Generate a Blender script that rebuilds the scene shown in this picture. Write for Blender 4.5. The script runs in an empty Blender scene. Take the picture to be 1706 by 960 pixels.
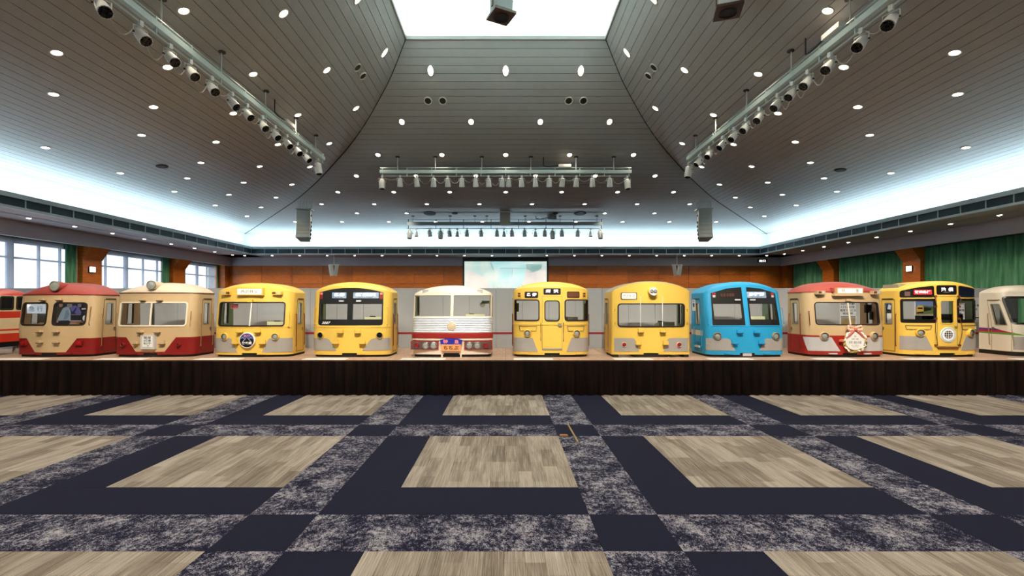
import bpy, bmesh, math, random
from mathutils import Vector, Matrix
from mathutils.geometry import delaunay_2d_cdt

random.seed(7)
scene = bpy.context.scene
COL = scene.collection
PI = math.pi

# ------------------------------------------------------------------ camera, world, exposure
CX, CY, FPX = 842.5, 507.0, 760.0          # vanishing point and focal length in pixels of the 1706x960 frame
EYE = 3.10                                 # eye height above the carpet
cam_d = bpy.data.cameras.new('camera')
cam_d.sensor_fit = 'HORIZONTAL'
cam_d.sensor_width = 36.0
cam_d.lens = 36.0 * FPX / 1706.0
cam_d.shift_x = (853.0 - CX) / 1706.0
cam_d.shift_y = (CY - 480.0) / 1706.0
cam_d.clip_end = 300
cam = bpy.data.objects.new('camera', cam_d)
COL.objects.link(cam)
cam.location = (0, 0, EYE)
cam.rotation_euler = (PI / 2, 0, 0)
scene.camera = cam

world = bpy.data.worlds.new('overcast_sky')
scene.world = world
world.use_nodes = True
wb = world.node_tree.nodes['Background']
wb.inputs['Color'].default_value = (0.86, 0.93, 1.0, 1)
wb.inputs['Strength'].default_value = 1.7

vs = scene.view_settings
vs.view_transform = 'Standard'
vs.look = 'None'
vs.gamma = 1.0
vs.use_curve_mapping = False
vs.exposure = 0.3
scene.cycles.use_denoising = True
scene.cycles.use_adaptive_sampling = True
scene.cycles.adaptive_threshold = 0.03
scene.cycles.max_bounces = 6
scene.cycles.diffuse_bounces = 3
scene.cycles.glossy_bounces = 2
scene.cycles.transparent_max_bounces = 12
scene.cycles.sample_clamp_indirect = 6.0
scene.cycles.caustics_reflective = False
scene.cycles.caustics_refractive = False

# hall: square, centred on x=0, y=HC; radius R is measured from the centre towards a wall
HC = 15.65
BACK = 37.5
WALLX = 22.58
SOF = EYE + 3.85         # soffit height
FAS = EYE + 4.47         # top of the cornice
FR = 19.75               # cornice radius


def area_light(name, loc, rot, sx, sy, power, col):
    d = bpy.data.lights.new(name, 'AREA')
    d.shape = 'RECTANGLE'
    d.size, d.size_y = sx, sy
    d.energy = power
    d.color = col
    o = bpy.data.objects.new(name, d)
    o.location = loc
    o.rotation_euler = rot
    COL.objects.link(o)
    return o


COVE = 900.0
SKYL = 600.0
DOWN = 80.0
STAGE = 2600.0
# cove strips lying in the trough behind the cornice, shining up at the ceiling
for k in range(4):
    a = k * PI / 2
    rr = FR + 0.62
    p = Matrix.Rotation(a, 3, 'Z') @ Vector((0, rr, 0))
    area_light('cove_strip_light', (p.x, HC + p.y, FAS - 0.12), (PI - 0.0, 0, a), 2 * rr - 0.8, 0.18, COVE, (0.62, 0.86, 1.0))
    # strips hidden round the rim of the central ceiling recess
    rr = 4.95
    p = Matrix.Rotation(a, 3, 'Z') @ Vector((0, rr, 0))
    area_light('recess_strip_light', (p.x, HC + p.y, EYE + 11.90), (PI, 0, a), 2 * rr - 0.6, 0.16, SKYL, (0.80, 1.0, 0.94))


def spot(name, loc, target, power, col, angle, blend=0.6, radius=0.08, parent=None):
    d = bpy.data.lights.new(name, 'SPOT')
    d.energy = power
    d.color = col
    d.spot_size = angle
    d.spot_blend = blend
    d.shadow_soft_size = radius
    o = bpy.data.objects.new(name, d)
    o.location = loc
    dv = Vector(target) - Vector(loc)
    o.rotation_euler = dv.to_track_quat('-Z', 'Y').to_euler()
    COL.objects.link(o)
    if parent:
        o.parent = parent
    return o


# stage spotlights on the lighting bar over the front of the hall
for tx in (-17.5, -14.0, -10.5, -7.0, -3.5, 0.0, 3.5, 7.0, 10.5, 14.0, 17.5):
    spot('stage_spot_light', (tx * 0.68, 9.4, EYE + 6.6), (tx, 16.7, 2.9), STAGE * (0.7 if tx < -12 else 1.0), (1.0, 0.91, 0.78), math.radians(40), 0.8, 0.10)


# ------------------------------------------------------------------ materials
def lin(c):
    if isinstance(c, str):
        c = tuple(int(c[i:i + 2], 16) for i in (0, 2, 4))
    return tuple((v / 255 / 12.92) if v / 255 <= 0.04045 else ((v / 255 + 0.055) / 1.055) ** 2.4 for v in c)


MATS = {}


def mat(name, col, rough=0.5, metal=0.0, spec=0.5, var=0.06, vscale=3.0, emit=None, es=0.0, bump=0.0, stretch=(1, 1, 1)):
    if name in MATS:
        return MATS[name]
    m = bpy.data.materials.new(name)
    m.use_nodes = True
    nt = m.node_tree
    b = nt.nodes['Principled BSDF']
    c = lin(col)
    b.inputs['Roughness'].default_value = rough
    b.inputs['Metallic'].default_value = metal
    b.inputs['Specular IOR Level'].default_value = spec
    if var > 0:
        tc = nt.nodes.new('ShaderNodeTexCoord')
        mp = nt.nodes.new('ShaderNodeMapping')
        mp.inputs['Scale'].default_value = stretch
        nz = nt.nodes.new('ShaderNodeTexNoise')
        nz.inputs['Scale'].default_value = vscale
        nz.inputs['Detail'].default_value = 4
        rp = nt.nodes.new('ShaderNodeValToRGB')
        rp.color_ramp.elements[0].position = 0.3
        rp.color_ramp.elements[1].position = 0.7
        rp.color_ramp.elements[0].color = (*[max(0, v * (1 - var)) for v in c], 1)
        rp.color_ramp.elements[1].color = (*[min(1, v * (1 + var)) for v in c], 1)
        nt.links.new(tc.outputs['Object'], mp.inputs['Vector'])
        nt.links.new(mp.outputs['Vector'], nz.inputs['Vector'])
        nt.links.new(nz.outputs['Fac'], rp.inputs['Fac'])
        nt.links.new(rp.outputs['Color'], b.inputs['Base Color'])
        if bump > 0:
            bp = nt.nodes.new('ShaderNodeBump')
            bp.inputs['Strength'].default_value = bump
            bp.inputs['Distance'].default_value = 0.01
            nt.links.new(nz.outputs['Fac'], bp.inputs['Height'])
            nt.links.new(bp.outputs['Normal'], b.inputs['Normal'])
    else:
        b.inputs['Base Color'].default_value = (*c, 1)
    if emit is not None:
        b.inputs['Emission Color'].default_value = (*lin(emit), 1)
        b.inputs['Emission Strength'].default_value = es
    MATS[name] = m
    return m


def glass_mat(name, tint=(0.93, 0.97, 0.95), gloss=0.06):
    m = bpy.data.materials.new(name)
    m.use_nodes = True
    nt = m.node_tree
    nt.nodes.clear()
    out = nt.nodes.new('ShaderNodeOutputMaterial')
    tr = nt.nodes.new('ShaderNodeBsdfTransparent')
    tr.inputs['Color'].default_value = (*tint, 1)
    gl = nt.nodes.new('ShaderNodeBsdfGlossy')
    gl.inputs['Roughness'].default_value = 0.03
    mx = nt.nodes.new('ShaderNodeMixShader')
    fr = nt.nodes.new('ShaderNodeFresnel')
    fr.inputs['IOR'].default_value = 1.45
    nt.links.new(fr.outputs['Fac'], mx.inputs['Fac'])
    nt.links.new(tr.outputs['BSDF'], mx.inputs[1])
    nt.links.new(gl.outputs['BSDF'], mx.inputs[2])
    nt.links.new(mx.outputs['Shader'], out.inputs['Surface'])
    MATS[name] = m
    return m


def sheer_mat(name):
    m = bpy.data.materials.new(name)
    m.use_nodes = True
    nt = m.node_tree
    nt.nodes.clear()
    out = nt.nodes.new('ShaderNodeOutputMaterial')
    tr = nt.nodes.new('ShaderNodeBsdfTransparent')
    tl = nt.nodes.new('ShaderNodeBsdfTranslucent')
    tl.inputs['Color'].default_value = (0.75, 0.82, 0.88, 1)
    mx = nt.nodes.new('ShaderNodeMixShader')
    tc = nt.nodes.new('ShaderNodeTexCoord')
    nz = nt.nodes.new('ShaderNodeTexNoise')
    nz.inputs['Scale'].default_value = 2.5
    mp = nt.nodes.new('ShaderNodeMapRange')
    mp.inputs['To Min'].default_value = 0.10
    mp.inputs['To Max'].default_value = 0.28
    nt.links.new(tc.outputs['Object'], nz.inputs['Vector'])
    nt.links.new(nz.outputs['Fac'], mp.inputs['Value'])
    nt.links.new(mp.outputs['Result'], mx.inputs['Fac'])
    nt.links.new(tr.outputs['BSDF'], mx.inputs[1])
    nt.links.new(tl.outputs['BSDF'], mx.inputs[2])
    nt.links.new(mx.outputs['Shader'], out.inputs['Surface'])
    MATS[name] = m
    return m


def wood_mat(name, c1, c2, rough=0.35, scale=(1.2, 1.2, 9.0)):
    m = bpy.data.materials.new(name)
    m.use_nodes = True
    nt = m.node_tree
    b = nt.nodes['Principled BSDF']
    b.inputs['Roughness'].default_value = rough
    tc = nt.nodes.new('ShaderNodeTexCoord')
    oi = nt.nodes.new('ShaderNodeObjectInfo')
    add = nt.nodes.new('ShaderNodeVectorMath')
    add.operation = 'ADD'
    mp = nt.nodes.new('ShaderNodeMapping')
    mp.inputs['Scale'].default_value = scale
    nz = nt.nodes.new('ShaderNodeTexNoise')
    nz.inputs['Scale'].default_value = 2.2
    nz.inputs['Detail'].default_value = 6
    nz.inputs['Distortion'].default_value = 0.6
    rp = nt.nodes.new('ShaderNodeValToRGB')
    rp.color_ramp.elements[0].position = 0.3
    rp.color_ramp.elements[1].position = 0.72
    rp.color_ramp.elements[0].color = (*lin(c1), 1)
    rp.color_ramp.elements[1].color = (*lin(c2), 1)
    hsv = nt.nodes.new('ShaderNodeHueSaturation')
    mr = nt.nodes.new('ShaderNodeMapRange')
    mr.inputs['To Min'].default_value = 0.82
    mr.inputs['To Max'].default_value = 1.12
    nt.links.new(tc.outputs['Object'], add.inputs[0])
    nt.links.new(oi.outputs['Location'], add.inputs[1])
    nt.links.new(add.outputs['Vector'], mp.inputs['Vector'])
    nt.links.new(mp.outputs['Vector'], nz.inputs['Vector'])
    nt.links.new(nz.outputs['Fac'], rp.inputs['Fac'])
    nt.links.new(oi.outputs['Random'], mr.inputs['Value'])
    nt.links.new(mr.outputs['Result'], hsv.inputs['Value'])
    nt.links.new(rp.outputs['Color'], hsv.inputs['Color'])
    nt.links.new(hsv.outputs['Color'], b.inputs['Base Color'])
    MATS[name] = m
    return m


def cloth_mat(name, col, dark, rough=0.85, sheen=0.0):
    m = bpy.data.materials.new(name)
    m.use_nodes = True
    nt = m.node_tree
    b = nt.nodes['Principled BSDF']
    b.inputs['Roughness'].default_value = rough
    b.inputs['Sheen Weight'].default_value = sheen
    b.inputs['Specular IOR Level'].default_value = 0.15
    tc = nt.nodes.new('ShaderNodeTexCoord')
    mp = nt.nodes.new('ShaderNodeMapping')
    mp.inputs['Scale'].default_value = (1, 1, 0.12)
    nz = nt.nodes.new('ShaderNodeTexNoise')
    nz.inputs['Scale'].default_value = 6
    nz.inputs['Detail'].default_value = 3
    rp = nt.nodes.new('ShaderNodeValToRGB')
    rp.color_ramp.elements[0].position = 0.35
    rp.color_ramp.elements[1].position = 0.65
    rp.color_ramp.elements[0].color = (*lin(dark), 1)
    rp.color_ramp.elements[1].color = (*lin(col), 1)
    nt.links.new(tc.outputs['Object'], mp.inputs['Vector'])
    nt.links.new(mp.outputs['Vector'], nz.inputs['Vector'])
    nt.links.new(nz.outputs['Fac'], rp.inputs['Fac'])
    nt.links.new(rp.outputs['Color'], b.inputs['Base Color'])
    MATS[name] = m
    return m


M = MATS
glass_mat('clear_glass', (0.985, 0.99, 0.985))
glass_mat('window_glass', (0.95, 0.98, 1.0))
sheer_mat('sheer_fabric')
wood_mat('orange_wood', 'a4581c', 'cc7426')
wood_mat('deck_wood', 'ae8e76', 'cba98e', 0.5, (6.0, 1.2, 1.2))
cloth_mat('green_curtain', '70ac86', '4c8a64', 0.9)
cloth_mat('brown_velvet', '20100a', '0d0604', 0.8, 0.0)
mat('ceiling_white', 'a8a8a4', 0.55, var=0.03)
mat('ceiling_gap', '4a4a46', 0.8, var=0.0)
mat('hip_dark', '2b2b2a', 0.7, var=0.0)
mat('cove_white', 'e6e8ea', 0.7, var=0.02)
mat('soffit_paint', 'b2b0b6', 0.7, var=0.03)
mat('band_paint', 'b6b6c0', 0.7, var=0.03)
mat('grille_dark', '16303a', 0.6, var=0.1)
mat('lip_paint', 'a9bcc0', 0.5, var=0.03)
mat('wall_grey', '7c7a78', 0.8)
mat('partition_grey', 'b4b6b6', 0.6, var=0.02)
mat('seam_dark', '5a5c5e', 0.7, var=0.0)
mat('red_tape', '9e1f2c', 0.6)
mat('white_metal', 'd6d9d4', 0.4, var=0.03)
mat('bar_metal', 'b9ccc6', 0.35, 0.0, var=0.03)
mat('black', '0c0b0c', 0.5, var=0.0)
mat('black_gloss', '0d0c0d', 0.12, var=0.0)
mat('dark_rubber', '16130f', 0.6, var=0.0)
mat('lamp_lens_dark', '15181c', 0.2, var=0.0)
mat('cable_white', 'b9b3a6', 0.6, var=0.0)
mat('speaker_grey', 'c4c6bc', 0.6, var=0.04)
mat('speaker_side', 'a9b0ab', 0.6, var=0.04)
mat('brown_metal', '4a3426', 0.5, var=0.06)
mat('lamp_glow', 'ffffff', 0.4, var=0.0, emit='fff0dc', es=14.0)
mat('lamp_trim', 'd8d2c4', 0.35, var=0.0)
mat('off_glow', 'ffffff', 0.5, var=0.0, emit='ffffff', es=1.6)
mat('white_paint', 'eeeae2', 0.4, var=0.02)
mat('chrome', 'c9c9c6', 0.18, 1.0, var=0.0)
mat('lens_glass', 'c4c4ba', 0.14, 0.35, var=0.08, vscale=20)
mat('tail_red', 'b01c20', 0.25, var=0.0)
mat('paper_white', 'f2efe6', 0.7, var=0.01)
mat('ink', '1c1c20', 0.7, var=0.0)
mat('ink_white', 'f6f4ee', 0.6, var=0.0)
mat('ink_red', 'c22a2a', 0.6, var=0.0)


# ------------------------------------------------------------------ mesh helpers
def new_obj(name, verts, faces, mats, parent=None, midx=None, smooth=False):
    me = bpy.data.meshes.new(name)
    me.from_pydata([tuple(v) for v in verts], [], faces)
    if not isinstance(mats, (list, tuple)):
        mats = [mats]
    for m in mats:
        me.materials.append(MATS[m] if isinstance(m, str) else m)
    if midx:
        for p, i in zip(me.polygons, midx):
            p.material_index = i
    if smooth:
        for p in me.polygons:
            p.use_smooth = True
    me.update()
    o = bpy.data.objects.new(name, me)
    COL.objects.link(o)
    if parent is not None:
        o.parent = parent
    return o


def share(o, parent=None, loc=None, rot=None, name=None):
    c = o.copy()
    if name:
        c.name = name
    COL.objects.link(c)
    c.parent = parent
    if loc is not None:
        c.location = loc
    if rot is not None:
        c.rotation_euler = rot
    return c


class MB:
    """collects simple solids and links them as one mesh"""

    def __init__(s):
        s.v, s.f, s.sm = [], [], False

    def add(s, vs, fs):
        n = len(s.v)
        s.v += [Vector(v) for v in vs]
        s.f += [tuple(i + n for i in f) for f in fs]
        return s

    def box(s, x0, x1, y0, y1, z0, z1, mtx=None):
        vs = [Vector((x, y, z)) for z in (z0, z1) for y in (y0, y1) for x in (x0, x1)]
        if mtx is not None:
            vs = [mtx @ v for v in vs]
        return s.add(vs, [(0, 2, 3, 1), (4, 5, 7, 6), (0, 1, 5, 4), (2, 6, 7, 3), (0, 4, 6, 2), (1, 3, 7, 5)])

    def lathe(s, prof, n=20, axis='Y', at=(0, 0, 0), mtx=None, caps=True):
        """prof: list of (r, h) along the axis"""
        vs, fs = [], []
        for (r, h) in prof:
            for i in range(n):
                a = 2 * PI * i / n
                c, d = r * math.cos(a), r * math.sin(a)
                p = {'Y': Vector((c, h, d)), 'Z': Vector((c, d, h)), 'X': Vector((h, c, d))}[axis]
                if mtx is not None:
                    p = mtx @ p
                vs.append(p + Vector(at))
        m = len(prof)
        for j in range(m - 1):
            for i in range(n):
                k = (i + 1) % n
                fs.append((j * n + i, j * n + k, (j + 1) * n + k, (j + 1) * n + i))
        if caps:
            fs.append(tuple(range(n))[::-1])
            fs.append(tuple((m - 1) * n + i for i in range(n)))
        return s.add(vs, fs)

    def tube(s, pts, r, n=8):
        pts = [Vector(p) for p in pts]
        vs, fs = [], []
        up = Vector((0, 0, 1))
        for i, p in enumerate(pts):
            t = (pts[min(i + 1, len(pts) - 1)] - pts[max(i - 1, 0)]).normalized()
            a = t.cross(up)
            if a.length < 1e-3:
                a = t.cross(Vector((1, 0, 0)))
            a.normalize()
            b = a.cross(t)
            rr = r[i] if isinstance(r, (list, tuple)) else r
            for k in range(n):
                an = 2 * PI * k / n
                vs.append(p + a * (rr * math.cos(an)) + b * (rr * math.sin(an)))
        for i in range(len(pts) - 1):
            for k in range(n):
                q = (k + 1) % n
                fs.append((i * n + k, i * n + q, (i + 1) * n + q, (i + 1) * n + k))
        fs.append(tuple(range(n))[::-1])
        fs.append(tuple((len(pts) - 1) * n + k for k in range(n)))
        return s.add(vs, fs)

    def prism(s, poly, a0, a1, axis='Z', mtx=None):
        """poly (u,v) extruded along axis"""
        n = len(poly)
        def mk(u, v, w):
            p = {'Z': Vector((u, v, w)), 'Y': Vector((u, w, v)), 'X': Vector((w, u, v))}[axis]
            return mtx @ p if mtx is not None else p
        vs = [mk(u, v, a0) for u, v in poly] + [mk(u, v, a1) for u, v in poly]
        fs = [tuple(range(n)), tuple(range(n, 2 * n))[::-1]]
        for i in range(n):
            k = (i + 1) % n
            fs.append((i, n + i, n + k, k))
        return s.add(vs, fs)

    def build(s, name, m, parent=None, smooth=False):
        o = new_obj(name, s.v, s.f, m, parent)
        bm = bmesh.new()
        bm.from_mesh(o.data)
        bmesh.ops.recalc_face_normals(bm, faces=bm.faces)
        bm.to_mesh(o.data)
        bm.free()
        if smooth:
            for p in o.data.polygons:
                p.use_smooth = True
            o.data.set_sharp_from_angle(angle=math.radians(38))
        return o


def empty(name, loc=(0, 0, 0), rz=0.0):
    o = bpy.data.objects.new(name, None)
    o.empty_display_size = 0.2
    o.location = loc
    o.rotation_euler = (0, 0, rz)
    COL.objects.link(o)
    return o


def tag(o, label, cat, group=None):
    o['label'] = label
    o['category'] = cat
    if group:
        o['group'] = group
    return o


def struct(o, label=None):
    o['kind'] = 'structure'
    if label:
        o['label'] = label
    return o


def copy_tree(o, parent=None):
    c = o.copy()
    COL.objects.link(c)
    c.parent = parent
    for ch in list(o.children):
        copy_tree(ch, c)
    return c


ORD = ['first', 'second', 'third', 'fourth', 'fifth', 'sixth', 'seventh', 'eighth', 'ninth', 'tenth', 'eleventh', 'twelfth', 'thirteenth', 'fourteenth',
       'fifteenth', 'sixteenth', 'seventeenth', 'eighteenth', 'nineteenth', 'twentieth']


def text_obj(txt, height, m, parent, mtx, width=None, bold=0.0, name='lettering', shear=0.0):
    """flat lettering; mtx places the text plane (x right, y up, z out of the face)"""
    cu = bpy.data.curves.new(name, 'FONT')
    cu.body = txt
    cu.align_x = 'CENTER'
    cu.align_y = 'CENTER'
    cu.size = 1.0
    cu.offset = bold
    cu.shear = shear
    cu.resolution_u = 2
    cu.extrude = 0.0
    to = bpy.data.objects.new(name, cu)
    COL.objects.link(to)
    dg = bpy.context.evaluated_depsgraph_get()
    me = bpy.data.meshes.new_from_object(to.evaluated_get(dg))
    bpy.data.objects.remove(to)
    bpy.data.curves.remove(cu)
    if not me.vertices:
        return None
    xs = [v.co.x for v in me.vertices]
    ys = [v.co.y for v in me.vertices]
    w, h = max(xs) - min(xs), max(ys) - min(ys)
    mx, my = (max(xs) + min(xs)) / 2, (max(ys) + min(ys)) / 2
    sy = height / h
    sx = (width / w) if width else sy
    for v in me.vertices:
        v.co = mtx @ Vector(((v.co.x - mx) * sx, (v.co.y - my) * sy, v.co.z))
    me.materials.clear()
    me.materials.append(MATS[m])
    o = bpy.data.objects.new(name, me)
    COL.objects.link(o)
    o.parent = parent
    return o


def face_mtx(p, normal, up=(0, 0, 1)):
    n = Vector(normal).normalized()
    u = Vector(up)
    x = u.cross(n).normalized()
    y = n.cross(x).normalized()
    m = Matrix.Identity(4)
    for i, a in enumerate((x, y, n)):
        for j in range(3):
            m[j][i] = a[j]
    m.translation = Vector(p)
    return m

# ------------------------------------------------------------------ the hall
_hip = [(675.2, 66.4), (651.5, 126.6), (633, 163), (607.8, 206.8), (582, 243), (556.8, 272), (531, 299.7), (498.4, 329), (473, 347), (429, 376)]
PROF = []
for (a_, b_) in _hip:                       # ceiling profile: radius from the hall centre, height above the floor
    r_ = (CX - a_) / FPX
    Y_ = HC / (1 - r_)
    PROF.append((Y_ - HC, EYE + (CY - b_) / FPX * Y_))
PROF.append((21.0, PROF[-1][1] - 0.12 * (21.0 - PROF[-1][0])))


def cz(R):
    for (r0, z0), (r1, z1) in zip(PROF, PROF[1:]):
        if R <= r1:
            t = (R - r0) / (r1 - r0)
            return z0 + (z1 - z0) * t
    return PROF[-1][1]


def smooth_prof():
    pts = []
    P = [Vector(p) for p in PROF]
    for i in range(len(P) - 1):
        p0, p1, p2, p3 = P[max(i - 1, 0)], P[i], P[i + 1], P[min(i + 2, len(P) - 1)]
        for k in range(12):
            t = k / 12
            pts.append(0.5 * ((2 * p1) + (p2 - p0) * t + (2 * p0 - 5 * p1 + 4 * p2 - p3) * t * t + (3 * p1 - p0 - 3 * p2 + p3) * t ** 3))
    pts.append(P[-1])
    return pts


SP = smooth_prof()
PROF = [(p.x, p.y) for p in SP]
R0 = PROF[0][0]
# floor slab
floor = struct(MB().box(-24.5, 24.5, -6.6, BACK + 0.4, -0.3, -0.012).build('floor', mat('floor_slab', '2a2a36', 0.9)), 'patterned carpet floor of the hall')

# ceiling backing + separate lining panels
cv, cf = [], []
for (r, z) in PROF[::6] + [PROF[-1]]:
    for (sx, sy) in ((-1, 1), (1, 1), (1, -1), (-1, -1)):
        cv.append((sx * r, HC + sy * r, z + 0.07))
nr = len(cv) // 4
for i in range(nr - 1):
    for k in range(4):
        q = (k + 1) % 4
        cf.append((i * 4 + k, i * 4 + q, i * 4 + 4 + q, i * 4 + 4 + k))
ceiling = struct(new_obj('ceiling', cv, cf, 'ceiling_gap'), 'curved grey panelled ceiling rising to a bright central recess')
# arc-length stations
PW = 0.335
st = [SP[0]]
acc = 0.0
for a_, b_ in zip(SP, SP[1:]):
    d = (b_ - a_).length
    while acc + d >= PW:
        t = (PW - acc) / d
        a_ = a_ + (b_ - a_) * t
        st.append(a_.copy())
        d = (b_ - a_).length
        acc = 0.0
    acc += d
st.append(SP[-1])
for i in range(len(st) - 1):
    p, q = st[i], st[i + 1]
    t = (q - p).normalized()
    n = Vector((-t.y, t.x))
    if n.y < 0:
        n = -n
    p2, q2 = p + t * 0.008, q - t * 0.008
    vs = []
    for (pt, up) in ((p2, 0), (q2, 0), (p2, 1), (q2, 1)):
        w = pt + n * (0.03 * up)
        for s in (-1, 1):
            vs.append((s * (pt.x - 0.03), w.x, w.y))
    proto = new_obj('ceiling_panel', vs, [(0, 2, 3, 1), (4, 5, 7, 6), (0, 1, 5, 4), (2, 6, 7, 3), (0, 4, 6, 2), (1, 3, 7, 5)], 'ceiling_white', ceiling)
    proto.location = (0, HC, 0)
    for k in (1, 2, 3):
        share(proto, ceiling, (0, HC, 0), (0, 0, k * PI / 2))
# dark shadow gaps along the four hips
for k in range(4):
    mb = MB()
    ring = [(Vector((-r, r, z)), Vector((-1, 1, 0)).normalized()) for (r, z) in PROF[::4] + [PROF[-1]]]
    for (a_, _), (b_, _) in zip(ring, ring[1:]):
        s = Vector((1, 1, 0)).normalized() * 0.035
        up = Vector((0, 0, 0.05))
        lo = Vector((0, 0, -0.012))
        mb.add([a_ - s + lo, a_ + s + lo, b_ + s + lo, b_ - s + lo, a_ - s + up, a_ + s + up, b_ + s + up, b_ - s + up],
               [(0, 1, 2, 3), (4, 7, 6, 5), (0, 3, 7, 4), (1, 5, 6, 2)])
    o = mb.build('trim_%d' % (k + 1), 'hip_dark')
    o.location = (0, HC, 0)
    o.rotation_euler = (0, 0, k * PI / 2)
    struct(o, 'dark joint running up the ceiling hip')

# central recess: rim, shelf, side walls and shallow domed lid
ZR = PROF[0][1]
mb = MB()
for k in range(4):
    m4 = Matrix.Translation((0, HC, 0)) @ Matrix.Rotation(k * PI / 2, 4, 'Z')
    mb.box(-R0 - 0.02, R0 + 0.02, R0 - 0.06, R0 + 0.10, ZR - 0.01, ZR + 0.16, m4)
rim = mb.build('recess_rim', 'ceiling_white', ceiling)
mb = MB()
for k in range(4):
    m4 = Matrix.Translation((0, HC, 0)) @ Matrix.Rotation(k * PI / 2, 4, 'Z')
    mb.box(-6.0, 6.0, R0 + 0.05, 6.0, ZR + 0.0, ZR + 0.04, m4)
    mb.box(-6.0, 6.0, 5.9, 6.0, ZR, ZR + 1.5, m4)
vs, fs = [], []
N = 12
for j in range(N + 1):
    for i in range(N + 1):
        u, v = -1 + 2 * i / N, -1 + 2 * j / N
        vs.append((u * 6.0, HC + v * 6.0, ZR + 1.2 + 1.1 * (1 - u ** 4) * (1 - v ** 4)))
for j in range(N):
    for i in range(N):
        a_ = j * (N + 1) + i
        fs.append((a_, a_ + N + 1, a_ + N + 2, a_ + 1))
mb.add(vs, fs)
mb.build('recess_dome', 'cove_white', ceiling)

# cornice, soffit, upper band, cove back
corn = struct(empty('trim_5', (0, HC, 0)), 'cornice with dark air grille round the hall')
mbw, mbs, mbl = MB(), MB(), MB()
SR = WALLX
SRB = BACK - HC                       # back wall radius
for k in range(4):
    m4 = Matrix.Rotation(k * PI / 2, 4, 'Z')
    mbw.box(-21.05, 21.05, 20.95, 21.05, SOF, PROF[-1][1] + 0.1, m4)          # back of the trough
    mbs.box(-23.6, 23.6, FR + 0.02, 23.6, SOF, SOF + 0.03, m4)                # soffit
    mbl.box(-FR - 0.02, FR + 0.02, FR - 0.03, FR + 0.10, FAS - 0.19, FAS, m4)  # upper lip
    mbl.box(-FR, FR, FR - 0.10, FR + 0.10, SOF - 0.02, SOF + 0.08, m4)        # lower lip
mbw.build('cove_back', 'cove_white', corn)
so = mbs.build('soffit', 'soffit_paint', corn)
mbl.build('lip', 'lip_paint', corn)
seg = MB().box(-0.50, 0.50, FR + 0.02, FR + 0.07, SOF + 0.08, FAS - 0.17).build('grille_panel', 'grille_dark', corn)
div = MB().box(-0.016, 0.016, FR - 0.012, FR + 0.05, SOF + 0.08, FAS - 0.17).build('grille_divider', 'lip_paint', corn)
npan = 38
w = 2 * FR / npan
seg.scale = (w - 0.02, 1, 1)
first = True
for k in range(4):
    if k == 2:
        continue
    for i in range(npan):
        x = -FR + (i + 0.5) * w
        r = Matrix.Rotation(k * PI / 2, 3, 'Z')
        for (ob, xx) in ((seg, x), (div, x - w / 2)):
            c = ob if first else share(ob, corn)
            c.location = r @ Vector((xx, 0, 0))
            c.rotation_euler = (0, 0, k * PI / 2)
            c.scale = ob.scale
        first = False

# walls
BZ = EYE + 3.165                       # lower edge of the upper band
wall_back = struct(MB().box(-24.5, 24.5, BACK + 0.06, BACK + 0.3, -0.02, SOF).build('wall_back', 'wall_grey'), 'back wall clad in orange wood panels')
MB().box(-WALLX, WALLX, BACK - 0.02, BACK + 0.06, BZ, SOF).build('upper_band', 'band_paint', wall_back)
xs = [-23.35, -22.5, -20.05, -17.55, -15.05, -12.6, -10.08, -7.53, -5.06, -2.5, 0.0, 2.5, 5.06, 7.53, 10.08, 12.6, 15.05, 17.55, 20.05, 22.5, 23.35]
zs = [EYE + 0.95, EYE + 1.69, EYE + 2.43, BZ]
for x0, x1 in zip(xs, xs[1:]):
    for z0, z1 in zip(zs, zs[1:]):
        o = MB().box(-(x1 - x0) / 2 + 0.014, (x1 - x0) / 2 - 0.014, 0, 0.05, -(z1 - z0) / 2 + 0.011, (z1 - z0) / 2 - 0.011).build('wood_panel', 'orange_wood', wall_back)
        o.location = ((x0 + x1) / 2, BACK + 0.01, (z0 + z1) / 2)
MB().box(-23.4, 23.4, BACK + 0.03, BACK + 0.06, 0, zs[0]).build('lower_cladding', 'orange_wood', wall_back)
wall_front = struct(MB().box(-24.5, 24.5, -6.6, -6.35, -0.02, SOF).build('wall_front', 'wall_grey'), 'wall behind the viewer')

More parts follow.
